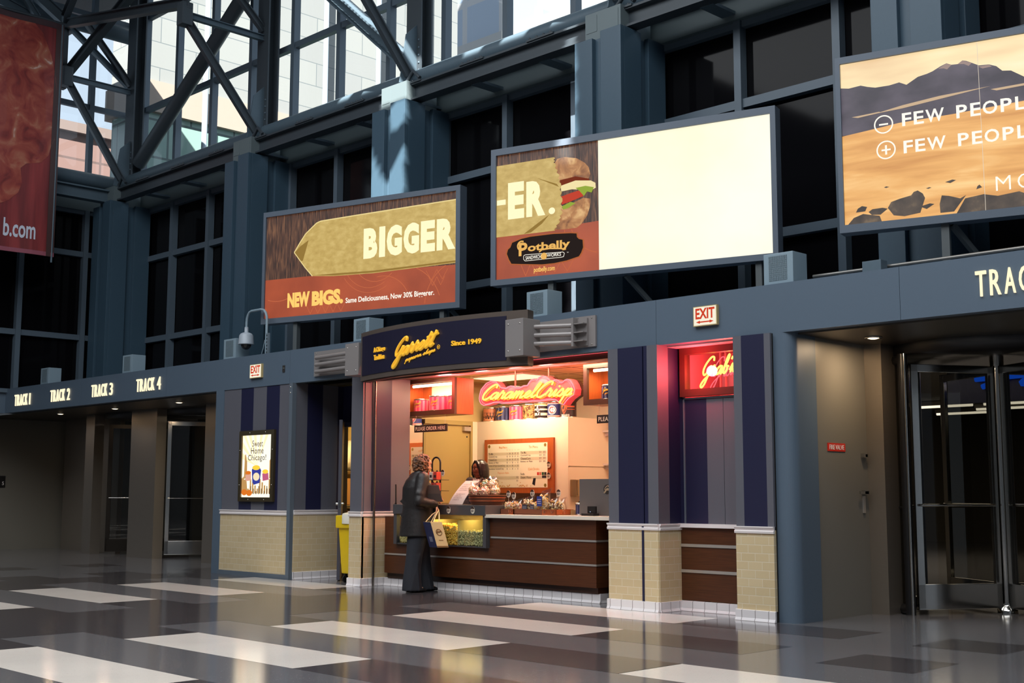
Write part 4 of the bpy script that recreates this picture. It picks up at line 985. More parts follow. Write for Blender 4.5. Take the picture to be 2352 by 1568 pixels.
b1.text('lettering', CREAML, [(ch, a, b, .822, 1.262, BOLD) for ch, a, b in (('B', 1.87, 2.115), ('I', 2.145, 2.25), ('G', 2.275, 2.54), ('G', 2.565, 2.83), ('E', 2.858, 3.095), ('R', 3.125, 3.43))], 5)
b1.text('slogan', GOLDL, [('NEW', .485, .905, .215, .437, BOLD), ('BIGS.', .945, 1.52, .21, .43, BOLD)], 5)
b1.text('slogan', WHITEF, [('Same Deliciousness, Now 30% Biggerer.', 1.565, 3.09, .185, .285, dict(offset=.018))], 5)
b1.posts((.62, 3.2), .55, ((3.3, 1),))
# --- the half blank board
b2 = Board('billboard', 'lit billboard with a sandwich at the left and a blank white right half', (-10.688, 10.271, 3.677), 3.59, 1.69, (.07, 3.53, .07, 1.61))
I = (.07, 1.445, .07, 1.61)
b2.part('blank_panel', ramp_mat('film_blank', [(.3, rgb(252, 244, 206)), (.7, rgb(255, 253, 236))], nscale=.5, emit=1.02), [[(1.45, .07), (3.53, .07), (3.53, 1.61), (1.445, 1.61)]], 1)
b2.part('wood_print', BARK, [[(I[0], .55), (I[1], .6), (I[1], I[3]), (I[0], I[3])]], 1)
b2.part('rust_print', RUST, [[(I[0], I[2]), (1.45, I[2]), (1.447, .655), (I[0], .596)]], 2)
CLIP = (.08, 1.43, .08, .6); m = MB(); y = .03-.0012*2.5; lines(m, arc(1.5, .7, .42, 190, 265), .01, y); chevrons(m, .62, .1, .5, .13, y, 3); chevrons(m, .4, .09, .3, .16, y, 2); lines(m, arc(1.3, .6, .3, 150, 260), .01, y); b2.part('line_pattern', RUSTL, mb=m)
CLIP = (-9, 99, -9, 99)
zig = [(.865, 1.49)]
prof = [(.865, 1.49), (.87, 1.41), (.92, 1.27), (.945, 1.158), (.964, .974), (.964, .811), (.93, .70), (.863, .597)]
for a, b in zip(prof, prof[1:]):
    for k in range(1, 6): t_ = k/5; zig.append((a[0]+(b[0]-a[0])*t_+(.012 if k % 2 else -.012), a[1]+(b[1]-a[1])*t_))
b2.part('bag_print', PAPER, [[(.07, 1.483)] + zig + [(.403, .596), (.07, .596)]], 5)
b2.part('bag_fold', SHAD, [[(.45, .60), (.62, .70), (.80, .80), (.70, .70), (.55, .61)], [(.62, 1.27), (.9, 1.16), (.93, 1.12)]], 5.3)
BUN = ramp_mat('film_bread', [(.3, rgb(120, 70, 32)), (.5, rgb(178, 120, 66)), (.7, rgb(222, 176, 116))], nscale=7, emit=1.0, distort=.8)
b2.part('bun_print', BUN, [[(.86, 1.40), (.905, 1.464), (1.0, 1.475), (1.165, 1.437), (1.27, 1.37), (1.323, 1.308), (1.345, 1.22), (1.30, 1.14), (.94, 1.12)], [(.96, .86), (1.1, .90), (1.25, .95), (1.34, .93), (1.335, .83), (1.30, .73), (1.221, .639), (1.161, .601), (1.0, .60), (.85, .61)]], 3)
b2.part('filling_print', film('film_meat', rgb(120, 52, 34)), [[(.94, 1.20), (1.15, 1.22), (1.33, 1.17), (1.33, 1.12), (.95, 1.12)]], 3.3)
b2.part('filling_print', film('film_cheese', rgb(244, 226, 170)), [[(.95, 1.13), (1.15, 1.17), (1.35, 1.145), (1.41, 1.11), (1.415, 1.05), (1.36, 1.03), (1.1, 1.07), (.96, 1.06)]], 3.6)
b2.part('filling_print', film('film_tomato', rgb(196, 70, 52)), [[(.96, 1.0), (1.1, 1.03), (1.23, 1.05), (1.25, .97), (1.1, .93), (.965, .90)]], 3.5)
b2.part('filling_print', film('film_lettuce', rgb(150, 170, 66)), [[(1.15, 1.08), (1.28, 1.09), (1.39, 1.06), (1.36, 1.0), (1.30, 1.02), (1.26, .97), (1.2, 1.04)], [(.97, .88), (1.08, .92), (1.15, .9), (1.05, .85), (.98, .84)]], 3.8)
b2.text('lettering', CREAML, [('-', .075, .198, .99, 1.054, BOLD), ('E', .230, .456, .80, 1.252, BOLD), ('R', .485, .745, .80, 1.235, BOLD), ('.', .79, .878, .80, .882, BOLD)], 6)
pl = [(.216, .38)] + [(.23, .43), (.265, .455), (.289, .51), (.42, .545), (.538, .558), (.85, .56), (1.08, .545), (1.161, .533), (1.165, .49), (1.19, .465), (1.239, .45), (1.245, .36), (1.22, .30), (1.189, .259), (1.03, .225), (.862, .208), (.70, .208), (.538, .225), (.40, .24), (.279, .254), (.245, .31)]
cxp, czp = .73, .385
b2.part('plaque_rim', film('film_plaque_rim', rgb(176, 98, 58)), [[(cxp+(a-cxp)*1.035, czp+(c-czp)*1.075) for a, c in pl]], 3)
b2.part('plaque_print', INK, [pl], 4)
b2.text('shop_name', film('film_letter_gold', rgb(236, 182, 98)), [('P', .38, .50, .335, .497, dict(offset=.03)), ('otbelly', .505, 1.075, .352, .475, dict(offset=.03))], 5)
m = MB(); y = .03-.0012*5.2; lines(m, arc(.42, .46, .055, 60, 300), .018, y); lines(m, [(.66, .36), (.70, .385), (.80, .39), (.95, .375), (1.02, .36)], .016, y); b2.part('swash', film('film_letter_gold', rgb(236, 182, 98)), mb=m)
m = MB(); y = .03-.0012*5.2; lines(m, [(.449, .335), (.47, .345), (.98, .33), (1.0, .315), (.99, .275), (.96, .27), (.47, .27), (.449, .29), (.449, .335)], .006, y); b2.part('tag_line', WHITEF, mb=m)
b2.text('shop_name', WHITEF, [('SANDWICH', .475, .685, .283, .328, dict(offset=.01)), ('WORKS', .765, .955, .288, .328, dict(offset=.01)), ('TM', 1.03, 1.055, .315, .325, {})], 5)
b2.part('medal', film('film_letter_gold', rgb(236, 182, 98)), [[(.725+.042*math.cos(R(k*30)), .305+.042*math.sin(R(k*30))) for k in range(12)]], 5.6)
b2.text('slogan', GOLDL, [('potbelly.com', .589, .872, .105, .182, dict(offset=.015))], 5)
b2.posts((.80, 3.35), .55, ((1.75, 1),))
# --- the lake board
b3 = Board('billboard', 'lit billboard of a lake and mountains with large white words', (-5.995, 10.36, 3.645), 4.6, 1.72, (.045, 4.55, .075, 1.655))
X1 = 4.55
b3.part('sky_print', ramp_mat('film_dusk_sky', [(.3, rgb(232, 196, 150)), (.55, rgb(250, 226, 176)), (.75, rgb(255, 242, 205))], scale=(.5, 1, 2.5), nscale=1.6, emit=1.05, detail=3), [[(.045, 1.2), (X1, 1.0), (X1, 1.655), (.045, 1.655)]], 1)
ridge = [(.045, 1.422), (.12, 1.408), (.234, 1.419), (.30, 1.395), (.371, 1.376), (.5, 1.376), (.594, 1.39), (.66, 1.356), (.766, 1.415), (.85, 1.43), (.899, 1.445), (.97, 1.48), (1.026, 1.50), (1.07, 1.478), (1.125, 1.475), (1.167, 1.502), (1.20, 1.492), (1.247, 1.466), (1.309, 1.43), (1.395, 1.424), (1.457, 1.397), (1.506, 1.346), (1.579, 1.335), (1.69, 1.257), (2.4, 1.2), (3.2, 1.32), (4.0, 1.24), (X1, 1.3)]
b3.part('mountain_print', ramp_mat('film_mountain', [(.35, rgb(62, 56, 66)), (.6, rgb(92, 84, 96)), (.8, rgb(128, 116, 122))], scale=(1, 1, 1.6), nscale=2.2, emit=.95), [[(.045, .95), (X1, .95)] + ridge[::-1]], 2)
b3.part('water_print', ramp_mat('film_golden_water', [(.3, rgb(206, 142, 74)), (.5, rgb(232, 172, 98)), (.7, rgb(250, 204, 136))], scale=(.5, 1, 4), nscale=2.0, emit=1.05, distort=.5), [[(.045, .075), (X1, .075), (X1, 1.04), (1.7, 1.04), (1.06, 1.01), (.58, 1.0), (.3, .97), (.045, .945)]], 3)
b3.part('mist_print', film('film_mist', rgb(208, 180, 148)), [[(.35, 1.12), (.62, 1.165), (.95, 1.20), (1.4, 1.22), (.95, 1.17), (.62, 1.135)], [(.14, 1.12), (.4, 1.135), (.42, 1.125), (.2, 1.105)], [(1.4, 1.19), (1.7, 1.20), (1.72, 1.18), (1.45, 1.17)]], 3.5)
b3.part('snow_print', film('film_snow', rgb(164, 144, 138)), [[(.95, 1.46), (1.026, 1.498), (1.07, 1.476), (1.03, 1.44), (1.0, 1.455)], [(1.125, 1.473), (1.167, 1.50), (1.247, 1.463), (1.22, 1.44), (1.18, 1.465)], [(1.3, 1.42), (1.395, 1.42), (1.42, 1.40), (1.34, 1.395)]], 3.2)
ROCK = ramp_mat('film_rock', [(.35, rgb(56, 46, 40)), (.6, rgb(84, 70, 58)), (.8, rgb(140, 116, 86))], nscale=7, emit=.95)
rocks = [[(.151, .189), (.17, .225), (.21, .246), (.258, .232), (.239, .192)], [(.269, .182), (.307, .205), (.40, .208), (.449, .194), (.38, .144), (.3, .15)], [(.449, .2), (.481, .253), (.56, .275), (.665, .295), (.69, .325), (.726, .334), (.77, .30), (.789, .255), (.742, .122), (.6, .105), (.501, .124)], [(.916, .183), (.937, .262), (1.0, .25), (1.098, .215), (1.15, .24), (1.04, .10), (.92, .10)],
         [(.072, .078), (.13, .14), (.219, .169), (.3, .15), (.372, .135), (.39, .078)], [(.971, .382), (1.036, .398), (1.068, .389), (1.017, .367)], [(1.239, .281), (1.25, .31), (1.268, .322), (1.29, .295)], [(.42, .40), (.44, .408), (.47, .40), (.44, .392)], [(.80, .345), (.83, .352), (.85, .345), (.82, .337)], [(.74, .18), (.83, .20), (.87, .19), (.80, .15)],
         [(1.06, .078), (1.14, .21), (1.3, .23), (1.42, .20), (1.6, .22), (1.72, .16), (1.8, .078)], [(2.0, .078), (2.2, .3), (2.6, .34), (3.0, .2), (3.4, .3), (4.0, .25), (4.5, .078)]]
b3.part('rock_print', ROCK, rocks, 4)
b3.text('lettering', WHITEF, [(ch, x, x+w_, .962+.004*i*0, 1.086+.0*i, dict(offset=.018)) for i, (ch, x, w_) in enumerate((('F', .608, .085), ('E', .715, .09), ('W', .822, .165), ('P', 1.095, .095), ('E', 1.218, .09), ('O', 1.325, .125), ('P', 1.478, .095), ('L', 1.602, .085), ('E', 1.715, .09)))]
      + [(ch, x, x+w_, .70, .82, dict(offset=.018)) for ch, x, w_ in (('F', .613, .085), ('E', .72, .09), ('W', .827, .165), ('P', 1.10, .095), ('E', 1.222, .09), ('O', 1.33, .125), ('P', 1.484, .095), ('L', 1.608, .085), ('E', 1.72, .09))]
      + [('M', 1.407, 1.533, .246, .376, dict(offset=-.012)), ('O', 1.59, 1.73, .243, .379, dict(offset=-.012))], 5)
m = MB(); y = .03-.0012*5
for cx_, cz_, plus in ((.437, 1.006, 0), (.452, .757, 1)):
    lines(m, arc(cx_, cz_, .083, 0, 360, 30), .013, y); m.box(cx_-.042, cx_+.042, y, y, cz_-.008, cz_+.008)
    if plus: m.box(cx_-.009, cx_+.009, y, y, cz_-.045, cz_+.045)
b3.part('symbols', WHITEF, mb=m)
m = MB(); lines(m, [(1.30, 1.65), (1.312, .08)], .004, .03-.0012*5); b3.part('film_seam', film('film_seam', rgb(226, 214, 196)), mb=m)
b3.posts((.95, 4.0), .55, ((1.0, 1),))

# ------------------------------------------------------------------ banner of roast meat at the far left
t = thing('banner', 'tall red hanging banner with a picture of roast meat at the upper left', 'banner', (-22.8, 9.6, 6))
def bfn(a, b, k): return (-22.8 + k + .02*math.sin(a*5), 10.28 - a, b)
def banner_sheet(m, x0, x1, z0, z1, k, n=14):
    for i in range(n):
        a, b = x0+(x1-x0)*i/n, x0+(x1-x0)*(i+1)/n; m.add([bfn(a, z0, k), bfn(b, z0, k), bfn(b, z1, k), bfn(a, z1, k)], [(0, 1, 2, 3)])
ZB, ZT = 5.66, 10.28
m = MB(); banner_sheet(m, 0, 3.0, ZB, ZT, 0); m.build('cloth', ramp_mat('banner_red', [(.3, rgb(84, 34, 36)), (.5, rgb(126, 44, 46)), (.7, rgb(156, 58, 58))], scale=(1, 2.5, .25), nscale=1.6, rough=.55), t)
MEAT = ramp_mat('banner_meat', [(.28, rgb(96, 34, 34)), (.42, rgb(142, 54, 48)), (.54, rgb(164, 78, 62)), (.64, rgb(178, 110, 86)), (.74, rgb(228, 204, 194))], nscale=2.6, detail=14, distort=.9, rough=.4, bump=.3)
edge = [(10.2, .62), (10.0, .42), (9.6, .24), (9.2, .13), (8.6, .06), (8.15, .04), (7.95, .10), (7.8, .16), (7.62, .20), (7.45, .34), (7.38, .62), (7.28, .72), (7.0, .68), (6.8, .74), (6.62, .92), (6.5, 1.15), (6.42, 1.5)]
m = MB()
for (z0, a0), (z1, a1) in zip(edge, edge[1:]):
    n_ = 12
    for i in range(n_):
        p, q = i/n_, (i+1)/n_
        m.add([bfn(a0+(3-a0)*p, z0, .005), bfn(a0+(3-a0)*q, z0, .005), bfn(a1+(3-a1)*q, z1, .005), bfn(a1+(3-a1)*p, z1, .005)], [(0, 1, 2, 3)], True)
m.build('meat_print', MEAT, t)
m = MB(); banner_sheet(m, 0, 3.0, ZB, ZB+.08, .006); m.build('hem', mat('banner_hem', rgb(150, 82, 96), .5), t)
m = MB(); banner_sheet(m, 0, .16, ZB, ZT, .005, 2); m.build('side_band', mat('banner_side', rgb(74, 50, 48), .5), t)
m = MB(); banner_sheet(m, 0, 3.0, ZT-.12, ZT, .007); m.build('top_band', mat('banner_top', rgb(70, 48, 52), .5), t)
m = MB(); put_text(m, 'b.com', lambda a, b, k: bfn(a, b, .009+k), .985, .385, 5.94, 6.29, .002, offset=.02); m.build('lettering', mat('banner_letters', rgb(206, 212, 226), .5), t)
MB().tube([(-22.8, 10.24, 5.55), (-22.8, 10.24, 10.45)], .02, 8).build('banner_pole', STEEL, t)
MB().tube([(-22.8, 7.2, 10.30), (-22.8, 10.32, 10.30)], .03, 8).build('top_bar', STEELD, t)

# ------------------------------------------------------------------ curved shop sign
RAD, HALF = 4.9, R(17.2); CXS, CYS = -11.0, 9.50+4.9; 
def sfn(s_, z, k=0.0):
    """Arc length s from the sign's middle, height z, k in front of its face."""
    a = s_/RAD; return (CXS+(RAD+k)*math.sin(a), CYS-(RAD+k)*math.cos(a), z)
S0, S1, ZS0, ZS1 = -1.545, 1.50, 2.60, 3.215
t = thing('shop_sign', 'curved dark blue sign with gold script projecting over the popcorn shop', 'sign', (CXS, 9.6, ZS0))
def bent(m, s0, s1, z0, z1, k0, k1, n=28):
    for i in range(n):
        a, b = s0+(s1-s0)*i/n, s0+(s1-s0)*(i+1)/n
        m.add([sfn(a, z0, k1), sfn(b, z0, k1), sfn(b, z1, k1), sfn(a, z1, k1), sfn(a, z0, k0), sfn(b, z0, k0), sfn(b, z1, k0), sfn(a, z1, k0)],
              [(0, 1, 2, 3), (4, 7, 6, 5), (0, 4, 5, 1), (3, 2, 6, 7)] + ([(0, 3, 7, 4)] if i == 0 else []) + ([(1, 5, 6, 2)] if i == n-1 else []), False)
m = MB(); bent(m, S0, S1, ZS0, ZS1, -.14, 0); m.build('sign_body', mat('bronze_sign_frame', rgb(112, 100, 92), .35, .5), t)
m = MB(); bent(m, S0+.06, S1-.27, ZS0+.06, ZS1-.055, 0, .006); bp_ = m.build('blue_panel', mat('deep_navy_panel', rgb(28, 26, 48), .4), t)
m = MB(); bent(m, S0+.02, S1, ZS0-.012, ZS0, -.12, -.02); m.build('bottom_edge', DKWOOD, t)
GOLD = mat('gold_letters', rgb(250, 190, 40), .35, emit=(1, .55, .06, 1), es=.30)
m = MB()
for s_ in cursive('Garrett', .55, 5):
    pts = [sfn(-.60+.86*a, 2.69+.315*b+.105*a, .026) for a, b in s_]; m.tube(pts, .018, 8)
m.build('script_letters', GOLD, bp_)
m = MB()
for s_ in cursive('popcorn shops', .4, 3): m.tube([sfn(-.36+.56*a, 2.722+.075*b+.085*a, .016) for a, b in s_], .0062, 6)
put_text(m, 'R', lambda a, b, k: sfn(a, b, .012+k), .245, .262, 2.866, 2.886, .004); m.tube([sfn(.254+.022*math.cos(R(k*20)), 2.876+.024*math.sin(R(k*20)), .014) for k in range(18)], .003, 5, closed=True)
m.build('script_letters', GOLD, bp_)
m = MB()
put_text(m, 'A Chicago', lambda a, b, k: sfn(a, b, .008+k), -1.10, -.80, 2.905, 2.985, .012, offset=.02)
put_text(m, 'Tradition', lambda a, b, k: sfn(a, b, .008+k), -1.09, -.82, 2.825, 2.89, .012, offset=.02)
put_text(m, 'Since 1949', lambda a, b, k: sfn(a, b, .008+k), .46, .90, 2.87, 2.93, .012, offset=.02)
m.build('lettering', GOLD, bp_)
# bolted brackets either side
BRK = mat('bracket_bronze', rgb(150, 144, 142), .4, .3)
def bracket(label, sgn, sx, px0, px1, y_box):
    t = thing('sign_bracket', label, 'bracket', (sx, 9.9, 2.7), 'tube brackets of the curved sign')
    bo_ = MB().box(sx-.15, sx+.13, y_box, y_box+.27, 2.69, 3.105).build('box', BRK, t, bevel=.006)
    m = MB()
    for dx in (-.10, .08):
        for z in (2.75, 3.05): m.ball((sx+dx, y_box, z), .010, 6, 4)
    m.build('screws', CHROME, bo_)
    pl_ = MB().box(px0, px1, 10.055, 10.08, 2.775, 3.115).build('back_plate', BRK, t)
    m = MB()
    for dx in (.05, -.05):
        for z in (2.80, 3.09): m.ball((px1-.05 if sgn > 0 else px0+.05, 10.055, z), .010, 6, 4)
    m.build('screws', CHROME, pl_)
    e0, e1 = (sx+.12, px1-.26) if sgn > 0 else (sx-.14, px0+.12)
    for k in range(3): MB().tube([(e0, y_box+.19, 2.83+.095*k), (e1, 10.0, 2.83+.095*k)], .027, 12).build('tube', BRK, t)
    if sgn > 0:
        fp_ = MB().box(px1-.27, px1-.24, 9.96, 10.06, 2.785, 3.10).box(px1-.24, px1-.10, 10.03, 10.055, 2.79, 3.09).build('fin_plate', BRK, t)
        for k in range(3): MB().box(px1-.24, px1-.10, 9.965, 10.03, 2.835+.095*k, 2.845+.095*k).build('fin', BRK, fp_)
bracket('metal tube bracket at the right end of the curved sign with three fins', 1, -9.60, -9.72, -8.816, 9.60)
bracket('metal tube bracket at the left end of the curved sign, partly behind it', -1, -12.70, -13.965, -12.9, 9.74)

# ------------------------------------------------------------------ poster case
t = thing('poster_case', 'lit poster of popcorn tins before a skyline on the striped wall', 'poster', (-15.33, 10.06, 1.06))
BRZ = mat('poster_bronze', rgb(112, 98, 72), .3, .8)
x0, x1, z0, z1 = -15.775, -14.885, 1.06, 2.082; a0, a1, c0, c1 = -15.71, -14.955, 1.122, 2.015
m = MB(); m.frame(x0, x1, 10.05, 10.089, z0, z1, a0-x0, x1-a1, c0-z0, z1-c1); m.build('frame', BRZ, t)
m = MB()
for xx in (x0+.03, x1-.03): 
    for zz in (1.3, 1.8): m.ball((xx, 10.05, zz), .008, 6, 4)
for zz in (z0+.03, z1-.03):
    for xx in (-15.5, -15.1): m.ball((xx, 10.05, zz), .008, 6, 4)
m.build('screws', CHROME, t)
def pf(a, b, k=0): return (a0+(a1-a0)*a, 10.072-.0008*k, c0+(c1-c0)*b)
def pp(name, m_, polys, k):
    m = MB()
    for p in polys: m.add([pf(a, b, k) for a, b in p], [tuple(range(len(p)))])
    return m.build(name, m_, LS or t)
LS = None
LS = pp('lit_sheet', glow('poster_white', (1, .93, .74, 1), 1.25), [[(0, 0), (1, 0), (1, 1), (0, 1)]], 0)
pp('sun_rays', glow('poster_ray', (1, .84, .50, 1), 1.15), [[(.5, .5), (a, 1), (a+.09, 1)] for a in (.02, .2, .38, .6, .78)] + [[(.5, .5), (0, .62+.18*k), (0, .72+.18*k)] for k in range(2)], 1)
BRN = glow('poster_brown', rgb(196, 150, 92), 1.0)
pp('skyline', BRN, [[(.07, .3), (.09, .68), (.12, .70), (.15, .60), (.17, .58), (.18, .3)], [(.93, .3), (.93, .58), (.97, .62), (1, .6), (1, .3)], [(0, .1), (0, .3), (.06, .34), (.08, .28), (.16, .3), (.2, .1)]]
   + [[(.2+.08*k, .06), (.2+.08*k, .14+.05*((k*7) % 4)), (.25+.08*k, .14+.05*((k*7) % 4)), (.25+.08*k, .06)] for k in range(10)], 2)
pp('skyline', glow('poster_dark', rgb(96, 72, 50), 1.0), [[(.22+.09*k, .05), (.22+.09*k, .10+.04*((k*5) % 3)), (.245+.09*k, .10+.04*((k*5) % 3)), (.245+.09*k, .05)] for k in range(9)], 3)
ell = lambda cx, cz, rx, rz, n=16: [(cx+rx*math.cos(2*math.pi*k/n), cz+rz*math.sin(2*math.pi*k/n)) for k in range(n)]
pp('tin_print', glow('poster_blue', rgb(58, 66, 156), 1.0), [[(.34, .44), (.37, .47), (.62, .47), (.66, .43), (.62, .23), (.42, .2), (.37, .24)]], 4)
pp('tin_print', glow('poster_purple', rgb(196, 96, 130), 1.0), [[(.70, .38), (.90, .39), (.92, .28), (.72, .26)]], 4)
pp('tin_print', glow('poster_pink', rgb(226, 170, 150), 1.0), [[(.12, .36), (.32, .38), (.32, .27), (.14, .26)]], 4)
pp('popcorn_print', glow('poster_yellow', rgb(250, 206, 66), 1.1), [ell(.49, .475, .13, .04), ell(.80, .41, .10, .035)], 5)
pp('popcorn_print', glow('poster_orange', rgb(226, 120, 40), 1.0), [ell(.22, .395, .10, .03), ell(.10, .08, .10, .05), ell(.27, .07, .10, .05)], 5)
pp('tin_print', glow('poster_white2', rgb(250, 232, 190), 1.0), [ell(.50, .33, .11, .065)], 5)
m = MB()
for body, u0, u1, v0, v1 in (('Sweet', .34, .70, .815, .915), ('Home', .30, .73, .70, .80), ('Chicago!', .20, .82, .565, .685)): put_text(m, body, lambda a, b, k: pf(a, b, 6), u0, u1, v0, v1)
m.build('lettering', glow('poster_ink', rgb(52, 40, 36), 1.0), LS)
area('poster_spill', (-15.33, 10.0, 1.6), (.7, .9), 1.6, (1, .88, .64), direction=(0, -1, 0), parent=t)
# ------------------------------------------------------------------ hanging neon script sign in the shop
OUT = [(-11.513, 2.391), (-11.5, 2.446), (-11.478, 2.505), (-11.387, 2.578), (-11.295, 2.604), (-11.203, 2.589), (-11.157, 2.555), (-11.124, 2.512), (-11.02, 2.497), (-10.982, 2.512), (-10.931, 2.521), (-10.877, 2.513), (-10.861, 2.494), (-10.778, 2.487), (-10.701, 2.511), (-10.641, 2.51), (-10.616, 2.54), (-10.585, 2.569), (-10.542, 2.587), (-10.48, 2.565), (-10.444, 2.6), (-10.383, 2.612), (-10.316, 2.596), (-10.274, 2.563), (-10.248, 2.53), (-10.202, 2.541), (-10.166, 2.554), (-10.113, 2.535), (-10.095, 2.517), (-10.036, 2.513), (-10.007, 2.537), (-9.966, 2.546), (-9.919, 2.527), (-9.879, 2.478), (-9.848, 2.416), (-9.862, 2.348), (-9.944, 2.309), (-9.985, 2.277), (-10.026, 2.236), (-10.073, 2.247), (-10.143, 2.294), (-10.239, 2.307), (-10.347, 2.304), (-10.432, 2.295), (-10.53, 2.304), (-10.653, 2.297), (-10.778, 2.308), (-10.905, 2.301), (-11.084, 2.301), (-11.162, 2.318), (-11.254, 2.318), (-11.319, 2.303), (-11.426, 2.292), (-11.476, 2.315), (-11.504, 2.353)]
t = thing('neon_sign', 'scalloped red neon sign with yellow script hanging in the popcorn shop', 'sign', (-10.7, 10.9, 2.25))
m = MB(); m.prism(OUT, lambda a, b, k: (a, 10.875+k, b), 0, .10); m.build('backing', mat('red_acrylic', rgb(236, 70, 70), .25, emit=(1, .07, .09, 1), es=.42), t)
m = MB(); m.prism(OUT, lambda a, b, k: (a, 10.98+k, b), 0, .06); m.build('can', DKWOOD, t)
m = MB(); m.tube([(a+(-10.7-a)*.012, 10.862, b+(2.42-b)*.03) for a, b in OUT], .0045, 6, closed=True); m.tube([(a+(-10.7-a)*.05, 10.866, b+(2.42-b)*.14) for a, b in OUT], .003, 5, closed=True)
m.build('outline_tube', glow('pink_neon', (1, .28, .34, 1), 1.6), t)
m = MB()
for s_ in cursive('CaramelCrisp', .5, 4): m.tube([(-11.42+1.53*a, 10.850, 2.262+.262*b+.028*(1-a)) for a, b in s_], .0105, 7)
m.build('script_tube', glow('bright_yellow_neon', (1, .80, .10, 1), 2.6), t)
m = MB()
for s_ in cursive('CaramelCrisp', .5, 3): m.tube([(-11.40+1.53*a, 10.868, 2.245+.262*b+.028*(1-a)) for a, b in s_], .007, 5)
m.build('script_back_tube', glow('amber_neon', (1, .52, .04, 1), 1.0), t)
for x in (-10.915, -10.34): MB().tube([(x, 10.93, 2.52), (x, 10.93, 2.72)], .012, 10).build('hanging_rod', mat('red_brown_rod', rgb(120, 60, 50), .3, .6), t)
for x, e_ in ((-11.9, 30.0), (-11.2, 16.0), (-10.6, 12.0), (-10.1, 12.0)):
    p = point('neon_glow', (x, 10.62, 2.58), e_, (1, .16, .15), .08); p.parent = t; p.matrix_parent_inverse = wm(t).inverted()

p = point('neon_glow', (-10.1, 11.75, 2.36), 14.0, (1, .16, .16), .1); p.parent = t; p.matrix_parent_inverse = wm(t).inverted()
# ------------------------------------------------------------------ wall cabinets
def cabinet(name, label, x0, x1, lampx):
    t = thing('display_cabinet', label, 'cabinet', ((x0+x1)/2, 11.0, 2.21), 'lit wall cabinets'); y0, y1, z0, z1 = 10.85, 11.17, 2.212, 2.69
    m = MB(); m.frame(x0, x1, y0-.02, y0+.02, z0, z1, .055, .055, .065, .045); m.build('frame', DKWOOD, t)
    m = MB(); m.box(x0+.003, x0+.02, y0+.021, y1, z0+.003, z1-.003).box(x1-.02, x1-.003, y0+.021, y1, z0+.003, z1-.003).box(x0+.02, x1-.02, y0+.021, y1, z1-.02, z1-.003).box(x0+.02, x1-.02, y0+.021, y1, z0+.003, z0+.06); m.build('carcass', WOODR, t)
    MB().box(x0+.2, x1-.021, y1-.015, y1-.002, z0+.06, z1-.02).build('pale_back', CREAM, t); MB().box(x0+.021, x0+.2, y1-.015, y1-.002, z0+.06, z1-.02).build('wood_back', WOODR, t)
    MB().tube([(x0+.1, y0+.06, z1-.07), (x1-.07, y0+.06, z1-.07)], .018, 10).build('lamp_tube', glow('cabinet_lamp', (1, .80, .50, 1), 5.0), t)
    area('cabinet_lamp', ((x0+x1)/2, y0+.08, z1-.085), (.7, .05), 8.0, (1, .62, .36), parent=t, direction=(0, .3, -1))
    return t
cabinet('a', 'dark framed wall cabinet of pink tins above the order sign', -12.955, -11.935, 0)
cabinet('b', 'dark framed wall cabinet at the right holding one dark blue striped tin', -9.69, -8.66, 0)

# ------------------------------------------------------------------ tins
def stripe_mat(name, c1, c2, n):
    if name in MATS: return MATS[name]
    m = bpy.data.materials.new(name); m.use_nodes = True; nt = m.node_tree; b = nt.nodes['Principled BSDF']
    tc = nt.nodes.new('ShaderNodeTexCoord'); sp = nt.nodes.new('ShaderNodeSeparateXYZ'); at = nt.nodes.new('ShaderNodeMath'); at.operation = 'ARCTAN2'
    mu = nt.nodes.new('ShaderNodeMath'); mu.operation = 'MULTIPLY'; mu.inputs[1].default_value = n; sn = nt.nodes.new('ShaderNodeMath'); sn.operation = 'SINE'
    gt = nt.nodes.new('ShaderNodeMath'); gt.operation = 'GREATER_THAN'; gt.inputs[1].default_value = 0.0
    mx = nt.nodes.new('ShaderNodeMix'); mx.data_type = 'RGBA'; mx.inputs['A'].default_value = c1; mx.inputs['B'].default_value = c2
    L = nt.links.new; L(tc.outputs['Object'], sp.inputs[0]); L(sp.outputs['Y'], at.inputs[0]); L(sp.outputs['X'], at.inputs[1]); L(at.outputs[0], mu.inputs[0]); L(mu.outputs[0], sn.inputs[0]); L(sn.outputs[0], gt.inputs[0]); L(gt.outputs[0], mx.inputs['Factor']); L(mx.outputs['Result'], b.inputs['Base Color'])
    b.inputs['Roughness'].default_value = .25; b.inputs['Metallic'].default_value = .2; MATS[name] = m; return m
RIM = mat('tin_rim', rgb(225, 215, 205), .2, .9)
def tin(label, x, y, z, r, h, body, deco=None, group='tins along the menu wall'):
    t = thing('popcorn_tin', label, 'tin', (x, y, z), group)
    k = MB(); k.lathe((0, 0, 0), [(r, .004), (r, h-.012)], 28); bd = k.build('body', body, t, local=True)
    k = MB(); k.lathe((0, 0, 0), [(r+.003, h-.02), (r+.005, h-.012), (r+.005, h-.002), (r-.008, h), (.001, h-.003)], 28); k.build('lid', RIM, t, local=True)
    k = MB(); k.lathe((0, 0, 0), [(r+.003, 0), (r+.004, .008), (r, .012)], 28); k.build('base_rim', RIM, t, local=True)
    if deco: deco(bd, r, h)
    return t
def wrap(r, a0, k=.0015):
    """Surface of the tin around angle a0 (degrees): across in metres, up in metres."""
    return lambda a, b, t: ((r+k+t)*math.cos(R(a0)+a/r), (r+k+t)*math.sin(R(a0)+a/r), b)
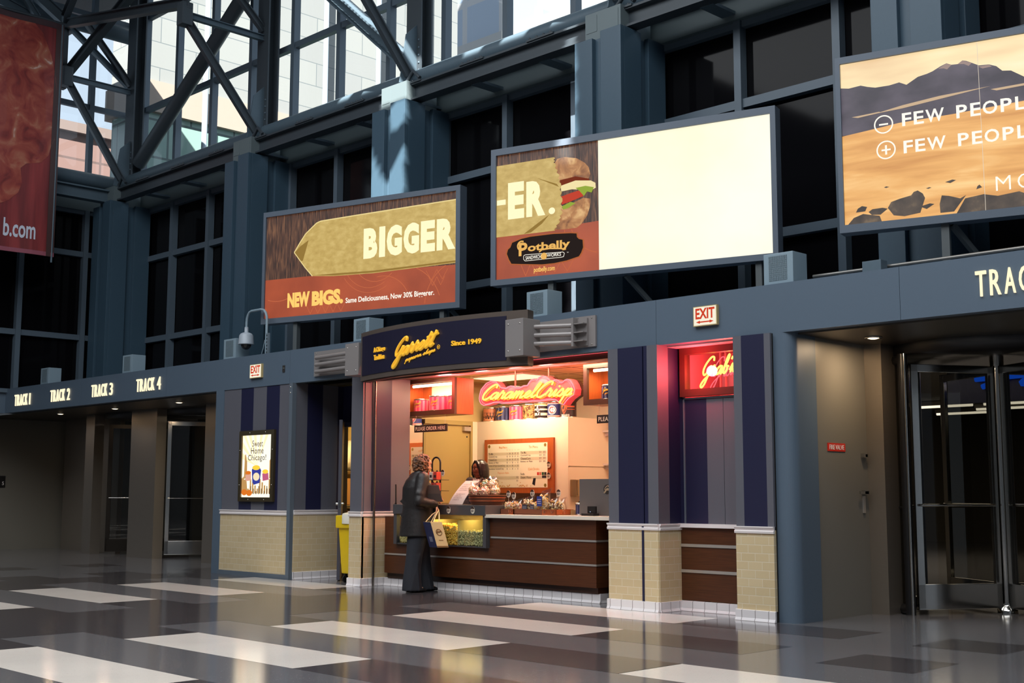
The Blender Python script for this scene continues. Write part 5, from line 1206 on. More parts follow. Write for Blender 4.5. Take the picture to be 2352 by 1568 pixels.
def patch(m, f, x0, x1, z0, z1, n=8):
    for i in range(n):
        a, b = x0+(x1-x0)*i/n, x0+(x1-x0)*(i+1)/n; m.add([f(a, z0, 0), f(b, z0, 0), f(b, z1, 0), f(a, z1, 0)], [(0, 1, 2, 3)])
GOLDP = mat('gold_print', rgb(206, 160, 70), .35, .4); FRONT = -64
def d_script(t, r, h, c=None):
    m = MB(); f = wrap(r, FRONT-10, .002)
    for s_ in cursive('Garrett', .5, 3): m.tube([f(-.055+.11*a, h*.38+.06*b+.02*a, 0) for a, b in s_], .004, 5)
    for s_ in cursive('popcorn', .5, 2): m.tube([f(-.03+.075*a, h*.26+.022*b+.02*a, 0) for a, b in s_], .002, 4)
    m.build('script_label', c or GOLDP, t, local=True)
def d_city(t, r, h):
    m = MB(); f = wrap(r, FRONT, .001); q = random.Random(3)
    patch(m, f, -r*1.5, r*1.5, .02, h*.30)
    for k in range(22): a = -r*1.5+r*3*k/22; patch(m, f, a, a+r*.11, h*.28, h*(.34+.12*q.random()), 1)
    for a in (-.03, .02, .06): patch(m, f, a, a+.012, h*.3, h*.62, 1)
    m.build('skyline_print', mat('city_dark', rgb(58, 36, 30), .4), t, local=True)
    m = MB(); patch(m, wrap(r, FRONT, .002), -r*.5, r*.5, h*.10, h*.17); m.build('city_text', mat('city_pale', rgb(210, 150, 110), .4), t, local=True)
def d_sox(t, r, h):
    m = MB(); f = wrap(r, FRONT, .001)
    for z in (.62, .36): patch(m, f, -r*1.5, r*1.5, h*z, h*(z+.16), 14)
    patch(m, f, -r*1.5, r*1.5, h*.06, h*.2, 14); m.build('black_bands', mat('sox_black', rgb(28, 24, 26), .3), t, local=True)
    m = MB(); patch(m, wrap(r, FRONT, .0012), -r*1.5, r*1.5, h*.86, h*.92, 14); m.build('gold_band', GOLDP, t, local=True)
    for i, (ch, z) in enumerate((('S', .62), ('O', .42), ('X', .2))):
        m = MB(); g = wrap(r, FRONT-22+5*i, .0025); patch(m, g, -.026, .026, h*z-.004, h*z+.048, 3); m.build('letter_ground', mat('sox_black', rgb(28, 24, 26), .3), t, local=True)
        m = MB(); g = wrap(r, FRONT-22+5*i, .004); put_text(m, ch, g, -.02, .02, h*z, h*z+.044, .001, offset=.03, shear=.3); m.build('letter', mat('sox_white', rgb(240, 232, 222), .4), t, local=True)
def d_cubs(t, r, h):
    f = wrap(r, FRONT-12, .001); W = mat('cubs_white', rgb(240, 230, 225), .35); RD = mat('cubs_red', rgb(204, 36, 34), .35); BL = mat('cubs_blue', rgb(34, 42, 96), .35)
    def disc(m, rad, k, r0=0.0):
        g = wrap(r, FRONT-12, k); n = 24
        for i in range(n):
            a, b = 2*math.pi*i/n, 2*math.pi*(i+1)/n
            m.add([g(r0*math.cos(a), h*.48+r0*math.sin(a), 0), g(rad*math.cos(a), h*.48+rad*math.sin(a), 0), g(rad*math.cos(b), h*.48+rad*math.sin(b), 0), g(r0*math.cos(b), h*.48+r0*math.sin(b), 0)], [(0, 1, 2, 3)])
    m = MB(); disc(m, .066, .002); m.build('emblem_ground', BL, t, local=True)
    m = MB(); disc(m, .062, .003, .054); m.build('emblem_ring', W, t, local=True)
    m = MB(); disc(m, .046, .003); m.build('emblem_disc', W, t, local=True)
    m = MB(); g = wrap(r, FRONT-12, .0035)
    for i in range(20):
        a, b = R(50+260*i/20), R(50+260*(i+1)/20); m.add([g(.026*math.cos(a), h*.48+.026*math.sin(a), 0), g(.042*math.cos(a), h*.48+.042*math.sin(a), 0), g(.042*math.cos(b), h*.48+.042*math.sin(b), 0), g(.026*math.cos(b), h*.48+.026*math.sin(b), 0)], [(0, 1, 2, 3)])
    put_text(m, 'UBS', g, -.014, .030, h*.46, h*.52, .0008, offset=.02); m.build('emblem_letters', RD, t, local=True)
    m = MB(); patch(m, wrap(r, FRONT, .0012), -r*1.5, r*1.5, h*.06, h*.16, 14); patch(m, wrap(r, FRONT, .0012), -r*1.5, r*1.5, h*.84, h*.94, 14); m.build('white_bands', W, t, local=True)
    m = MB(); patch(m, wrap(r, FRONT, .0018), -r*1.5, r*1.5, h*.085, h*.13, 14); patch(m, wrap(r, FRONT, .0018), -r*1.5, r*1.5, h*.87, h*.91, 14); m.build('red_bands', RD, t, local=True)
def d_bears(t, r, h):
    OR = mat('bears_orange', rgb(196, 84, 42), .4); W = mat('cubs_white', rgb(240, 230, 225), .35)
    m = MB(); g = wrap(r, FRONT-14, .002)
    hd = [(-.045, .165), (-.035, .18), (-.02, .172), (.02, .172), (.035, .18), (.045, .165), (.042, .13), (.03, .10), (.012, .065), (0, .055), (-.012, .065), (-.03, .10), (-.042, .13)]
    m.add([g(a, b-.01, 0) for a, b in hd], [tuple(range(len(hd)))]); m.build('animal_head', OR, t, local=True)
    m = MB(); g = wrap(r, FRONT-14, .003)
    for p in ([(-.03, .14), (-.012, .13), (-.014, .122), (-.03, .13)], [(.03, .14), (.012, .13), (.014, .122), (.03, .13)], [(-.012, .09), (.012, .09), (.004, .075), (-.004, .075)]): m.add([g(a, b-.01, 0) for a, b in p], [tuple(range(4))])
    m.build('head_marks', mat('bears_navy', rgb(40, 24, 28), .4), t, local=True)
    m = MB(); g = wrap(r, FRONT-6, .003); put_text(m, 'BEARS', g, -.055, .06, .014, .042, .001, offset=.03); m.build('letters', W, t, local=True)
    m = MB(); g = wrap(r, FRONT+34, .002); patch(m, g, -.05, .06, h*.62, h*.72); patch(m, g, -.05, .06, h*.48, h*.52); m.build('orange_bands', OR, t, local=True)
NAVYS = stripe_mat('navy_tin', rgb(34, 38, 74), rgb(84, 92, 128), 12); PINKS = stripe_mat('pink_tin', rgb(214, 70, 110), rgb(236, 130, 160), 12)
CITY = ramp_mat('city_tin', [(.2, rgb(96, 60, 70)), (.5, rgb(196, 120, 84)), (.8, rgb(150, 84, 70))], scale=(.5, .5, 8), nscale=1.5, rough=.3)
COLL = ramp_mat('collage_tin', [(.30, rgb(40, 28, 22)), (.45, rgb(96, 60, 40)), (.55, rgb(196, 150, 90)), (.62, rgb(50, 40, 30)), (.72, rgb(214, 196, 160))], nscale=22, rough=.3, distort=1.0)
tn = [(-12.81, .118, .203, CITY, d_city, 'tin printed with a brown city skyline, first on the menu wall'), (-12.56, .118, .206, NAVYS, d_script, 'navy striped tin with gold script on the menu wall'), (-12.285, .118, .21, PINKS, d_script, 'pink striped tin with gold script on the menu wall'),
      (-12.02, .118, .216, COLL, None, 'brown collage printed tin on the menu wall'), (-11.785, .118, .224, mat('sox_cream', rgb(232, 214, 186), .3), d_sox, 'black and white banded tin with slanted letters on the menu wall'),
      (-11.54, .118, .226, mat('cubs_blue', rgb(34, 42, 96), .35), d_cubs, 'blue tin with a red and white round emblem on the menu wall'), (-11.315, .112, .215, mat('bears_navy', rgb(40, 24, 28), .4), d_bears, 'dark tin with an orange animal head under the neon sign tail')]
for x, r, h, b, d, lab in tn: tin(lab, x, 12.34, 2.2, r, h, b, d)
tin('pink striped tin, narrow, leftmost in the lit wall cabinet', -12.79, 11.0, 2.273, .105, .18, PINKS, d_script, 'pink tins in the cabinet')
tin('wide pink striped tin in the middle of the lit wall cabinet', -12.42, 11.0, 2.273, .14, .205, PINKS, d_script, 'pink tins in the cabinet')
tin('pink striped tin beside the right edge of the lit wall cabinet', -12.13, 11.03, 2.273, .11, .20, PINKS, d_script, 'pink tins in the cabinet')
tin('navy striped tin with gold script in the right wall cabinet', -9.42, 11.0, 2.273, .105, .175, NAVYS, d_script, 'tin in the right cabinet')
t = thing('wall_picture', 'small red framed picture at the back of the right wall cabinet', 'picture', (-9.3, 11.14, 2.45)); MB().box(-9.5, -9.2, 11.13, 11.15, 2.45, 2.6).build('frame', WOODR, t); MB().box(-9.48, -9.22, 11.125, 11.13, 2.47, 2.58).build('print', mat('red_print', rgb(186, 60, 50), .5), t)
# ------------------------------------------------------------------ menu board
t = thing('menu_board', 'wood framed menu board on the cream wall listing popcorn prices', 'menu', (-12.1, 12.18, 1.17))
MB().box(-12.765, -11.43, 12.165, 12.2, 1.19, 1.935).build('frame', WOODR, t); m = MB()
MB().box(-12.76, -11.41, 12.06, 12.2, 1.06, 1.19).build('ledge', DKWOOD, t)
Y0 = 12.1645; u0, u1, v0, v1 = -12.70, -11.535, 1.265, 1.872
t = MB().box(u0, u1, Y0-.002, Y0+.001, v0, v1).build('sheet', mat('menu_sheet', rgb(246, 236, 212), .4), t)
def mf(a, b, k=0): return (u0+(u1-u0)*a, Y0-.003-k, v1-(v1-v0)*b)
m = MB()
for a0, a1, bs in ((.01, .54, (.20, .34, .48, .745)), (.56, .985, (.185, .32, .745))):
    for b in bs: m.add([mf(a0, b), mf(a1, b), mf(a1, b+.065), mf(a0, b+.065)], [(0, 1, 2, 3)])
m.build('row_bands', mat('menu_band', rgb(214, 202, 172), .4), t)
MO = mat('menu_orange', rgb(226, 144, 40), .4); MK = mat('menu_ink', rgb(70, 50, 36), .4)
f2 = lambda a, b, k: mf(a, b, .001)
m = MB()
for s_, a0, a1, b in (('Bag Menu', .20, .34, .09), ('Tin Menu', .70, .845, .095), ('Popcorn Balls', .18, .37, .675), ('Cold Drinks', .69, .87, .59)): put_text(m, s_, f2, a0, a1, b+.025, b-.03)
for k in range(5): put_text(m, ('S', 'M', 'L', 'XL', 'Jumbo')[k], f2, .33+.045*k, .345+.045*k+(.02 if k == 4 else 0), .155, .138)
m.build('headings', MO, t)
m = MB()
for s_, a1, b in (('The Mix', .10, .235), ('CaramelCrisp', .17, .30), ('CheeseCorn', .16, .37), ('Buttery or Plain', .19, .44), ('Cashew & Pecan CaramelCrisp', .30, .51), ('Macadamia CaramelCrisp', .28, .58), ('Plain', .06, .775), ('CaramelCrisp', .19, .85)): put_text(m, s_, f2, .02, a1, b+.018, b-.028, offset=.01)
for s_, a1, b in (('The Mix', .66, .22), ('CaramelCrisp', .73, .285), ('CheeseCorn', .73, .355), ('Buttery or Plain', .76, .425), ('Soda', .63, .70), ('Dasani Water', .745, .775)): put_text(m, s_, f2, .565, a1, b+.018, b-.028, offset=.01)
for r_, b in enumerate((.235, .30, .37, .44, .51, .58)):
    for k in range(5):
        dash = (r_ >= 3 and k in (1, 3)) or (r_ == 0 and k == 0)
        put_text(m, '-' if dash else ('$2', '$4', '$5', '$7', '$12')[k], f2, .33+.045*k, .352+.045*k, b+(.0 if dash else .016), b-(.005 if dash else .026))
for b, q in ((.22, ('$30', '$35')), (.285, ('$28', '$32')), (.355, ('$29', '$34')), (.425, ('$24', '$44'))):
    for k in range(2): put_text(m, q[k], f2, .87+.065*k, .905+.065*k, b+.016, b-.028)
for b in (.775, .85): put_text(m, '$2', f2, .5, .525, b+.016, b-.028)
m.build('menu_lines', MK, t)
m = MB()
for k in range(40):
    a = rnd.choice((.28, .62, .30, .60))+rnd.gauss(0, .06); b = .985-abs(rnd.gauss(0, .035)); s_ = .008
    m.add([f2(a-s_, b, 0), f2(a, b+s_*1.3, 0), f2(a+s_, b, 0), f2(a, b-s_*1.6, 0)], [(0, 1, 2, 3)])
m.build('popcorn_print', mat('menu_gold', rgb(200, 140, 40), .4), t)
for a, b, c_ in ((.03, .055, 'menu_seal'), (.965, .055, 'menu_seal'), (.965, .95, 'menu_seal')):
    m = MB(); m.add([f2(a+.02*math.cos(R(k*30)), b+.038*math.sin(R(k*30)), 0) for k in range(12)], [tuple(range(12))]); m.build('seal', mat('menu_seal', rgb(132, 108, 40), .4), t)
for a, b, w_, h_, c_ in ((.835, .66, .03, .065, rgb(206, 50, 40)), (.872, .66, .03, .065, rgb(214, 120, 90)), (.91, .66, .035, .065, rgb(50, 96, 60)), (.95, .66, .035, .065, rgb(40, 46, 44)), (.915, .735, .07, .055, rgb(40, 40, 48))):
    MB().add([f2(a, b, 0), f2(a+w_, b, 0), f2(a+w_, b+h_, 0), f2(a, b+h_, 0)], [(0, 1, 2, 3)]).build('drink_logo', mat('drink_%d' % int(a*1000+b*10), c_, .4), t)
MB().add([f2(.775, .79, 0), f2(.815, .79, 0), f2(.80, .96, 0), f2(.755, .92, 0)], [(0, 1, 2, 3)]).build('drink_logo', mat('drink_navy', rgb(30, 30, 44), .4), t)
def price_tag(x, y, z, label, stick=None, r=.034, grp='round price cards'):
    t = thing('price_card', label, 'price card', (x, y, z), grp)
    k = MB(); k.prism([(r*math.cos(R(a)), r*1.25*math.sin(R(a))) for a in range(0, 360, 20)], lambda a, b, q: (x+a, y+q, z+b), 0, .003); cd_ = k.build('card', mat('card_white', rgb(238, 226, 206), .5), t)
    k = MB(); k.prism([(r*math.cos(R(a)), r*1.25*math.sin(R(a))) for a in range(20, 161, 20)], lambda a, b, q: (x+a, y-.002+q, z+b), 0, .001); k.build('dark_top', mat('card_dark', rgb(56, 34, 24), .5), t)
    k = MB(); put_text(k, '$1', lambda a, b, q: (x+a, y-.003-q, z+b), -.02, .02, -.026, .006, .001, offset=.02); k.build('lettering', mat('card_dark', rgb(56, 34, 24), .5), cd_)
    if stick: MB().tube([(x, y+.003, z-r), (x, y+.003, stick)], .003, 6).build('stick', ALU, t)
    return t
price_tag(-11.507, 12.155, 1.569, 'round price card stuck on the menu board beside Cold Drinks'); price_tag(-11.507, 12.155, 1.423, 'round price card stuck on the menu board near its lower right corner')
price_tag(-10.723, 10.62, 1.18, 'round price card on a stick right of the copper tub', 1.0); price_tag(-10.612, 10.60, 1.16, 'round price card on a stick over the first copper tray', 1.0)
price_tag(-10.36, 10.66, 1.19, 'round price card on a stick behind the popcorn bags', 1.0); price_tag(-9.931, 10.66, 1.192, 'round price card on a stick at the right end of the popcorn bags', 1.0)
price_tag(-11.35, 10.214, .985, 'oval flavour label on the case hood above the golden popcorn'); price_tag(-10.92, 10.214, .987, 'oval flavour label on the case hood above the greenish popcorn')
# ------------------------------------------------------------------ things on the counter
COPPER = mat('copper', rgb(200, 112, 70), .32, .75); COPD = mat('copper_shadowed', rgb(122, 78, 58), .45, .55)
CELLO = glass_mat('cellophane', (.95, .90, .84, 1), .20, .15)
t = thing('copper_tub', 'copper tub on the case beside the cashier, heaped with wrapped popcorn balls', 'tub', (-11.02, 10.52, 1.045))
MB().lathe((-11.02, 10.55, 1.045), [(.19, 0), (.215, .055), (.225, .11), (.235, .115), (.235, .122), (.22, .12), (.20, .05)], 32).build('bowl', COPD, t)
m = MB()
for z, r in ((.05, .214), (.09, .223)): m.tube([(-11.02+(r+.002)*math.cos(R(k*12)), 10.55+(r+.002)*math.sin(R(k*12)), 1.045+z) for k in range(30)], .004, 6, closed=True)
m.build('hoops', COPPER, t)
def kernels(m, c, rad, n, s0=.008, s1=.014, mi=(0, 1, 2), squash=1.0):
    for k in range(n):
        v = Vector((rnd.gauss(0, 1), rnd.gauss(0, 1), rnd.gauss(0, 1))).normalized()*rad*(.85+.2*rnd.random()); s_ = rnd.uniform(s0, s1)
        m.mi = rnd.choice(mi); m.ball((c[0]+v.x, c[1]+v.y, c[2]+v.z*squash), s_, 5, 4)
PM = [mat('pc_white', rgb(246, 228, 190), .5), mat('pc_gold', rgb(226, 172, 86), .45), mat('pc_red', rgb(222, 84, 70), .45), mat('pc_pink', rgb(244, 176, 150), .45), mat('pc_green', rgb(90, 140, 50), .45), mat('pc_brown', rgb(120, 66, 28), .45)]
def wrapped_ball(x, y, z, r, mi, lab):
    t = thing('popcorn_ball', lab, 'popcorn ball', (x, y, z-r), 'wrapped popcorn balls in the copper tub')
    m = MB(); m.mi = mi[0]; m.ball((x, y, z), r*.85, 12, 8); kernels(m, (x, y, z), r*.86, 70, .009, .014, mi); m.build('ball', PM, t)
    k = MB(); 
    for j in range(9): a = R(40*j+rnd.random()*20); k.add([(x, y, z+r*.7), (x+.05*math.cos(a), y+.05*math.sin(a), z+r*1.15+.05*rnd.random()), (x+.05*math.cos(a+.5), y+.05*math.sin(a+.5), z+r*1.1+.04*rnd.random())], [(0, 1, 2)])
    k.ball((x, y, z), r*1.06, 14, 10); k.build('wrapper', CELLO, t)
for x, y, z, r, mi, lab in ((-11.17, 10.47, 1.215, .07, (0, 1, 0), 'pale wrapped popcorn ball at the left of the copper tub'), (-11.06, 10.40, 1.20, .072, (3, 0, 2), 'reddish wrapped popcorn ball at the front of the copper tub'),
    (-10.93, 10.42, 1.205, .072, (3, 0, 0), 'pink wrapped popcorn ball at the front right of the copper tub'), (-10.85, 10.52, 1.215, .068, (0, 3, 1), 'pale gold wrapped popcorn ball at the right rim of the copper tub'),
    (-11.05, 10.55, 1.285, .07, (4, 0, 1), 'green and white wrapped popcorn ball on top of the copper tub'), (-10.93, 10.56, 1.285, .072, (0, 1, 3), 'golden wrapped popcorn ball on top of the copper tub'), (-11.0, 10.66, 1.23, .07, (0, 0, 1), 'white wrapped popcorn ball at the back of the copper tub')):
    wrapped_ball(x, y, z, r, mi, lab)
def tray(x0, x1, label):
    t = thing('copper_tray', label, 'tray', ((x0+x1)/2, 10.6, .94), 'copper trays on the counter')
    w_, d = .008, .30; y0 = 10.45; m = MB(); z0, z1 = .94, 1.005; xm = x0+(x1-x0)*.68
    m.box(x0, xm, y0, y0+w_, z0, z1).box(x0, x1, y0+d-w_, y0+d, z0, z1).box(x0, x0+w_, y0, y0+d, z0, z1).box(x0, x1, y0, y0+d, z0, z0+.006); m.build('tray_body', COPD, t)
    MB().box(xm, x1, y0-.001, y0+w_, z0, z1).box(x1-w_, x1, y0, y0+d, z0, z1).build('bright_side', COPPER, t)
    for xx in (xm+.05, x1-.05): MB().tube([(xx-.018, y0-.006, z1-.012), (xx-.012, y0-.012, z1-.035), (xx, y0-.012, z1-.043), (xx+.012, y0-.012, z1-.035), (xx+.018, y0-.006, z1-.012)], .0035, 6).build('handle', COPD, t)
tray(-10.69, -10.47, 'small copper tray beside the popcorn case'); tray(-10.46, -9.78, 'long copper tray under the standing popcorn bags')
def bag(x, y, z, w_, h, mi, lab, card=None, tilt=0.0, n=110):
    t = thing('popcorn_bag', lab, 'bag', (x, y, z), 'bagged popcorn on the counter'); m = MB()
    m.mi = mi[0]; m.ball((x, y, z+h*.42), (w_*.42, .05, h*.40), 12, 8)
    for k in range(n):
        a, b = rnd.uniform(-1, 1), rnd.uniform(0, .84); m.mi = rnd.choice(mi)
        m.ball((x+a*w_*.44+tilt*b*h, y-.055*math.sqrt(max(0, 1-a*a*.8))+.01*rnd.random(), z+.012+b*h), rnd.uniform(.008, .0125), 5, 4)
    m.build('popcorn', PM, t)
    k = MB(); k.loft([((x, y, z), (w_*.46, 0, 0), (0, .055, 0)), ((x+tilt*h*.4, y, z+h*.45), (w_*.52, 0, 0), (0, .07, 0)), ((x+tilt*h*.8, y, z+h*.85), (w_*.48, 0, 0), (0, .045, 0)), ((x+tilt*h, y, z+h), (w_*.55, 0, 0), (0, .008, 0)), ((x+tilt*h*1.1+.01, y+.01, z+h*1.13), (w_*.58, 0, .02), (0, .012, 0))], 16); k.build('clear_bag', CELLO, t)
    if card: 
        c_, cz, ch = card; pc_ = MB().box(x-w_*.34, x+w_*.22, y-.074, y-.071, z+cz, z+cz+ch).build('paper_card', c_, t)
        q = MB()
        for i in range(3): q.box(x-w_*.26, x+w_*.14, y-.076, y-.0745, z+cz+ch*(.25+.2*i), z+cz+ch*(.31+.2*i))
        q.build('card_print', mat('card_print', rgb(200, 190, 190), .5), pc_)
BC = mat('blue_card', rgb(40, 54, 128), .4); GC = mat('dark_card', rgb(70, 66, 78), .4); WC = mat('white_card', rgb(228, 220, 210), .5)
bag(-10.63, 10.56, .95, .13, .14, (0, 3, 1), 'low popcorn bag at the left of the small tray', None, 0, 80)
bag(-10.53, 10.60, .95, .13, .15, (3, 0, 1), 'low popcorn bag at the right of the small tray', None, 0, 80)
bag(-10.33, 10.58, .95, .15, .18, (0, 1, 5), 'popcorn bag with a dark card, first on the long tray', (GC, .03, .075))
bag(-10.19, 10.56, .95, .11, .14, (0, 1), 'small popcorn bag with a slanted dark card on the long tray', (GC, .02, .09), .1)
bag(-10.06, 10.55, .95, .14, .25, (0, 1, 1), 'tallest popcorn bag, with a bright blue card, on the long tray', (BC, .09, .115), .12)
bag(-9.93, 10.58, .95, .12, .165, (0, 1, 5, 5), 'popcorn bag mixed with dark nuts right of the tall bag')
bag(-9.83, 10.60, .95, .11, .16, (0, 1, 5, 5), 'popcorn bag mixed with dark nuts at the right end of the long tray')
t = thing('curved_notice', 'curved paper notice on a stand left of the copper tub, by the cashier', 'sign', (-11.4, 10.5, 1.045))
def cf(a, b, k=0): q = b*b*.10; return (-11.58+.255*a+.13*b+q*.2, 10.42+.05*b+q+k, 1.052+.29*b)
m = MB(); n_ = 8
for i in range(n_): m.add([cf(0, i/n_), cf(1, i/n_), cf(1, (i+1)/n_), cf(0, (i+1)/n_)], [(0, 1, 2, 3)], True)
m.build('paper', mat('notice_paper', rgb(226, 216, 206), .5), t)
m = MB(); m.tube([cf(0, i/n_, .004) for i in range(n_+1)], .004, 5).tube([cf(1, i/n_, .004) for i in range(n_+1)], .004, 5).box(-11.60, -11.30, 10.40, 10.62, 1.045, 1.052)
m.add([cf(0, 1, .003), cf(1, 1, .003), cf(1, .9, .006), cf(0, .9, .006)], [(0, 1, 2, 3)]); m.build('stand', mat('stand_grey', rgb(120, 110, 104), .4, .3), t)
m = MB()
for k, s_ in enumerate(('ATTENTION', 'GARRETT', 'POPCORN SHOP', 'CUSTOMERS', '', 'WE ARE NOW', 'OPEN ON', 'SATURDAYS', 'SUNDAYS')):
    if s_: put_text(m, s_, lambda a, b, q: cf(a, b, -.003), .14, .14+.065*len(s_), .81-.08*k, .855-.08*k)
m.build('lettering', mat('notice_ink', rgb(120, 96, 84), .5), t)
t = thing('snack_rack', 'arched black wire rack of red snack boxes behind the curly haired customer', 'rack', (-12.19, 10.75, 1.045))
m = MB(); pts = [(-12.27, 10.75, 1.05), (-12.27, 10.75, 1.58)] + [(-12.19-.08*math.cos(R(a)), 10.75, 1.58+.07*math.sin(R(a))) for a in range(20, 161, 20)] + [(-12.11, 10.75, 1.58), (-12.11, 10.75, 1.05)]
m.tube(pts, .012, 8); m.build('arch', BLACK, t)
for z in (1.06, 1.22, 1.36): MB().box(-12.42, -12.06, 10.66, 10.86, z-.006, z).build('shelf', BLACK, t)
for i, (x, z, c_) in enumerate(((-12.36, 1.361, 'w'), (-12.28, 1.361, 'r'), (-12.20, 1.361, 'w'), (-12.12, 1.361, 'r'), (-12.2, 1.221, 'r'), (-12.12, 1.221, 'r'))):
    b = thing('snack_box', 'small red and white snack box standing on the arched wire rack', 'snack box', (x, 10.70, z), 'snack boxes on the arched rack')
    MB().box(x-.032, x+.032, 10.665, 10.74, z, z+.10).build('carton', mat('snack_white' if c_ == 'w' else 'snack_red', rgb(224, 206, 190) if c_ == 'w' else rgb(196, 70, 56), .5), b, bevel=.003)
    MB().prism([(-.025, .10), (.025, .10), (0, .125)], lambda a, q, k: (x+a, 10.70+k, z+q), 0, .004).build('peak', mat('snack_dark', rgb(56, 36, 36), .5), b)
    MB().box(x-.02, x+.02, 10.663, 10.665, z+.025, z+.06).build('window_print', mat('snack_dark', rgb(56, 36, 36), .5), b)
price_tag(-12.03, 10.72, 1.445, 'round dark price card on the arched wire rack'); 
t = thing('register_screen', 'grey back of a cash register screen at the right end of the counter', 'register', (-9.3, 10.66, .94))
MB().box(-9.57, -8.95, 10.62, 10.66, .942, 1.352).build('screen_back', mat('register_grey', rgb(104, 100, 98), .35, .2), t, bevel=.006)
m = MB(); m.prism([(.055*math.cos(R(a)), .055*math.sin(R(a))) for a in range(0, 360, 20)], lambda a, b, k: (-9.15+a, 10.619-k, 1.235+b), 0, .001); m.build('round_sticker', mat('sticker_dark', rgb(50, 44, 40), .4), t)
m = MB()
for s_ in cursive('Ga', .4, 3): m.tube([(-9.195+.08*a, 10.617, 1.195+.08*b) for a, b in s_], .004, 5)
m.build('sticker_script', mat('sticker_pale', rgb(190, 170, 140), .4), t)
MB().box(-9.42, -9.1, 10.66, 10.8, .94, .955).build('foot', BLACK, t)
t = thing('card_reader', 'small black card reader on the counter before the grey register screen', 'card reader', (-9.31, 10.5, .94))
MB().box(-9.40, -9.22, 10.46, 10.56, .94, .968).build('base', BLACK, t, bevel=.006); MB().box(-9.365, -9.24, 10.52, 10.55, .965, 1.048).build('body', BLACK, t, bevel=.012); MB().ball((-9.315, 10.517, .985), .004, 6, 4).build('light', glow('led', (.7, .8, 1, 1), 1.5), t)
tin('slim navy tin standing on the counter left of the register screen', -9.72, 10.8, .94, .055, .14, NAVYS, None, 'tin on the counter')
tag(MB().box(-9.80, -9.60, 10.86, 10.90, .94, 1.10).build('dark_frame', BLACK), 'small black upright stand behind the slim navy tin on the counter', 'stand')
for k, (x, w_, h, lab) in enumerate(((-9.92, .10, .055, 'stack of folded brown paper napkins left of the register'), (-9.80, .09, .06, 'second stack of brown paper napkins beside the slim tin'))):
    m = MB()
    for j in range(7): m.box(x-w_/2+rnd.uniform(-.004, .004), x+w_/2, 10.70+rnd.uniform(-.004, .004), 10.80, .94+h*j/7, .94+h*(j+.8)/7)
    tag(m.build('napkin_stack', mat('brown_napkin', rgb(196, 150, 96), .7)), lab, 'napkins', 'napkin stacks')
t = thing('towel_dispenser', 'grey paper towel dispenser on the pale side wall behind the register', 'dispenser', (-11.1, 12.35, 1.14))
MB().box(-11.19, -11.08, 12.235, 12.47, 1.145, 1.37).build('case', mat('dispenser_steel', rgb(172, 156, 120), .3, .6), t, bevel=.01); MB().box(-11.078, -11.06, 12.34, 12.40, 1.17, 1.32).build('towel', mat('towel_white', rgb(240, 224, 200), .7), t); MB().tube([(-11.07, 12.26, 1.16), (-11.07, 12.26, 1.36)], .018, 10).build('rounded_edge', mat('dispenser_steel', rgb(172, 156, 120), .3, .6), t)
for z, lab in ((2.02, 'upper white wall shelf on the pale side wall'), (1.565, 'lower white wall shelf on the pale side wall')):
    t = thing('wall_shelf', lab, 'shelf', (-11.0, 13.2, z), 'white wall shelves'); MB().box(-11.19, -10.95, 12.9, 13.55, z, z+.025).build('board', CAPT, t); MB().prism([(0, 0), (.16, 0), (0, -.06)], lambda a, b, k: (-11.19+a, 12.95+k, z+b), 0, .02).build('bracket', CAPT, t)
tin('brown tin on the upper white wall shelf', -11.07, 13.03, 2.045, .07, .13, COLL, None, 'tin on the wall shelf')
tag(MB().box(-11.19, -11.175, 12.2, 13.6, 1.55, 1.57).build('wall_rail', PINK), 'thin pale rail along the side wall below the shelves', 'rail')
def order_sign(x0, x1, label, chains):
    t = thing('order_sign', label, 'sign', ((x0+x1)/2, 10.8, 1.985), 'hanging order signs')
    ob_ = MB().box(x0, x1, 10.79, 10.81, 1.99, 2.085).build('board', mat('sign_black', rgb(44, 36, 34), .4), t)
    m = MB(); put_text(m, 'PLEASE ORDER HERE', lambda a, b, k: (a, 10.789-k, b), x0+.025, x1-.025, 2.012, 2.062, .001, offset=.01); m.build('lettering', mat('sign_white', rgb(236, 226, 210), .5), ob_)
    for x in chains:
        k = MB()
        for i in range(8): k.tube([(x, 10.80, 2.085+.016*i), (x, 10.80, 2.097+.016*i)], .0035 if i % 2 else .002, 5)
        k.build('chain', ALU, t)
order_sign(-12.687, -12.04, 'black hanging sign PLEASE ORDER HERE under the left cabinet', (-12.66, -12.08)); order_sign(-9.447, -8.75, 'black hanging sign cut off after PLEA under the right cabinet', (-9.42, -8.78))
tag(MB().tube([(-12.64, 10.45, 1.045), (-12.645, 10.45, 1.30)], .009, 8).tube([(-12.64, 10.45, .94), (-12.64, 10.45, 1.06)], .016, 8).build('microphone', BLACK), 'thin black stand rising beside the case behind the customer', 'stand')
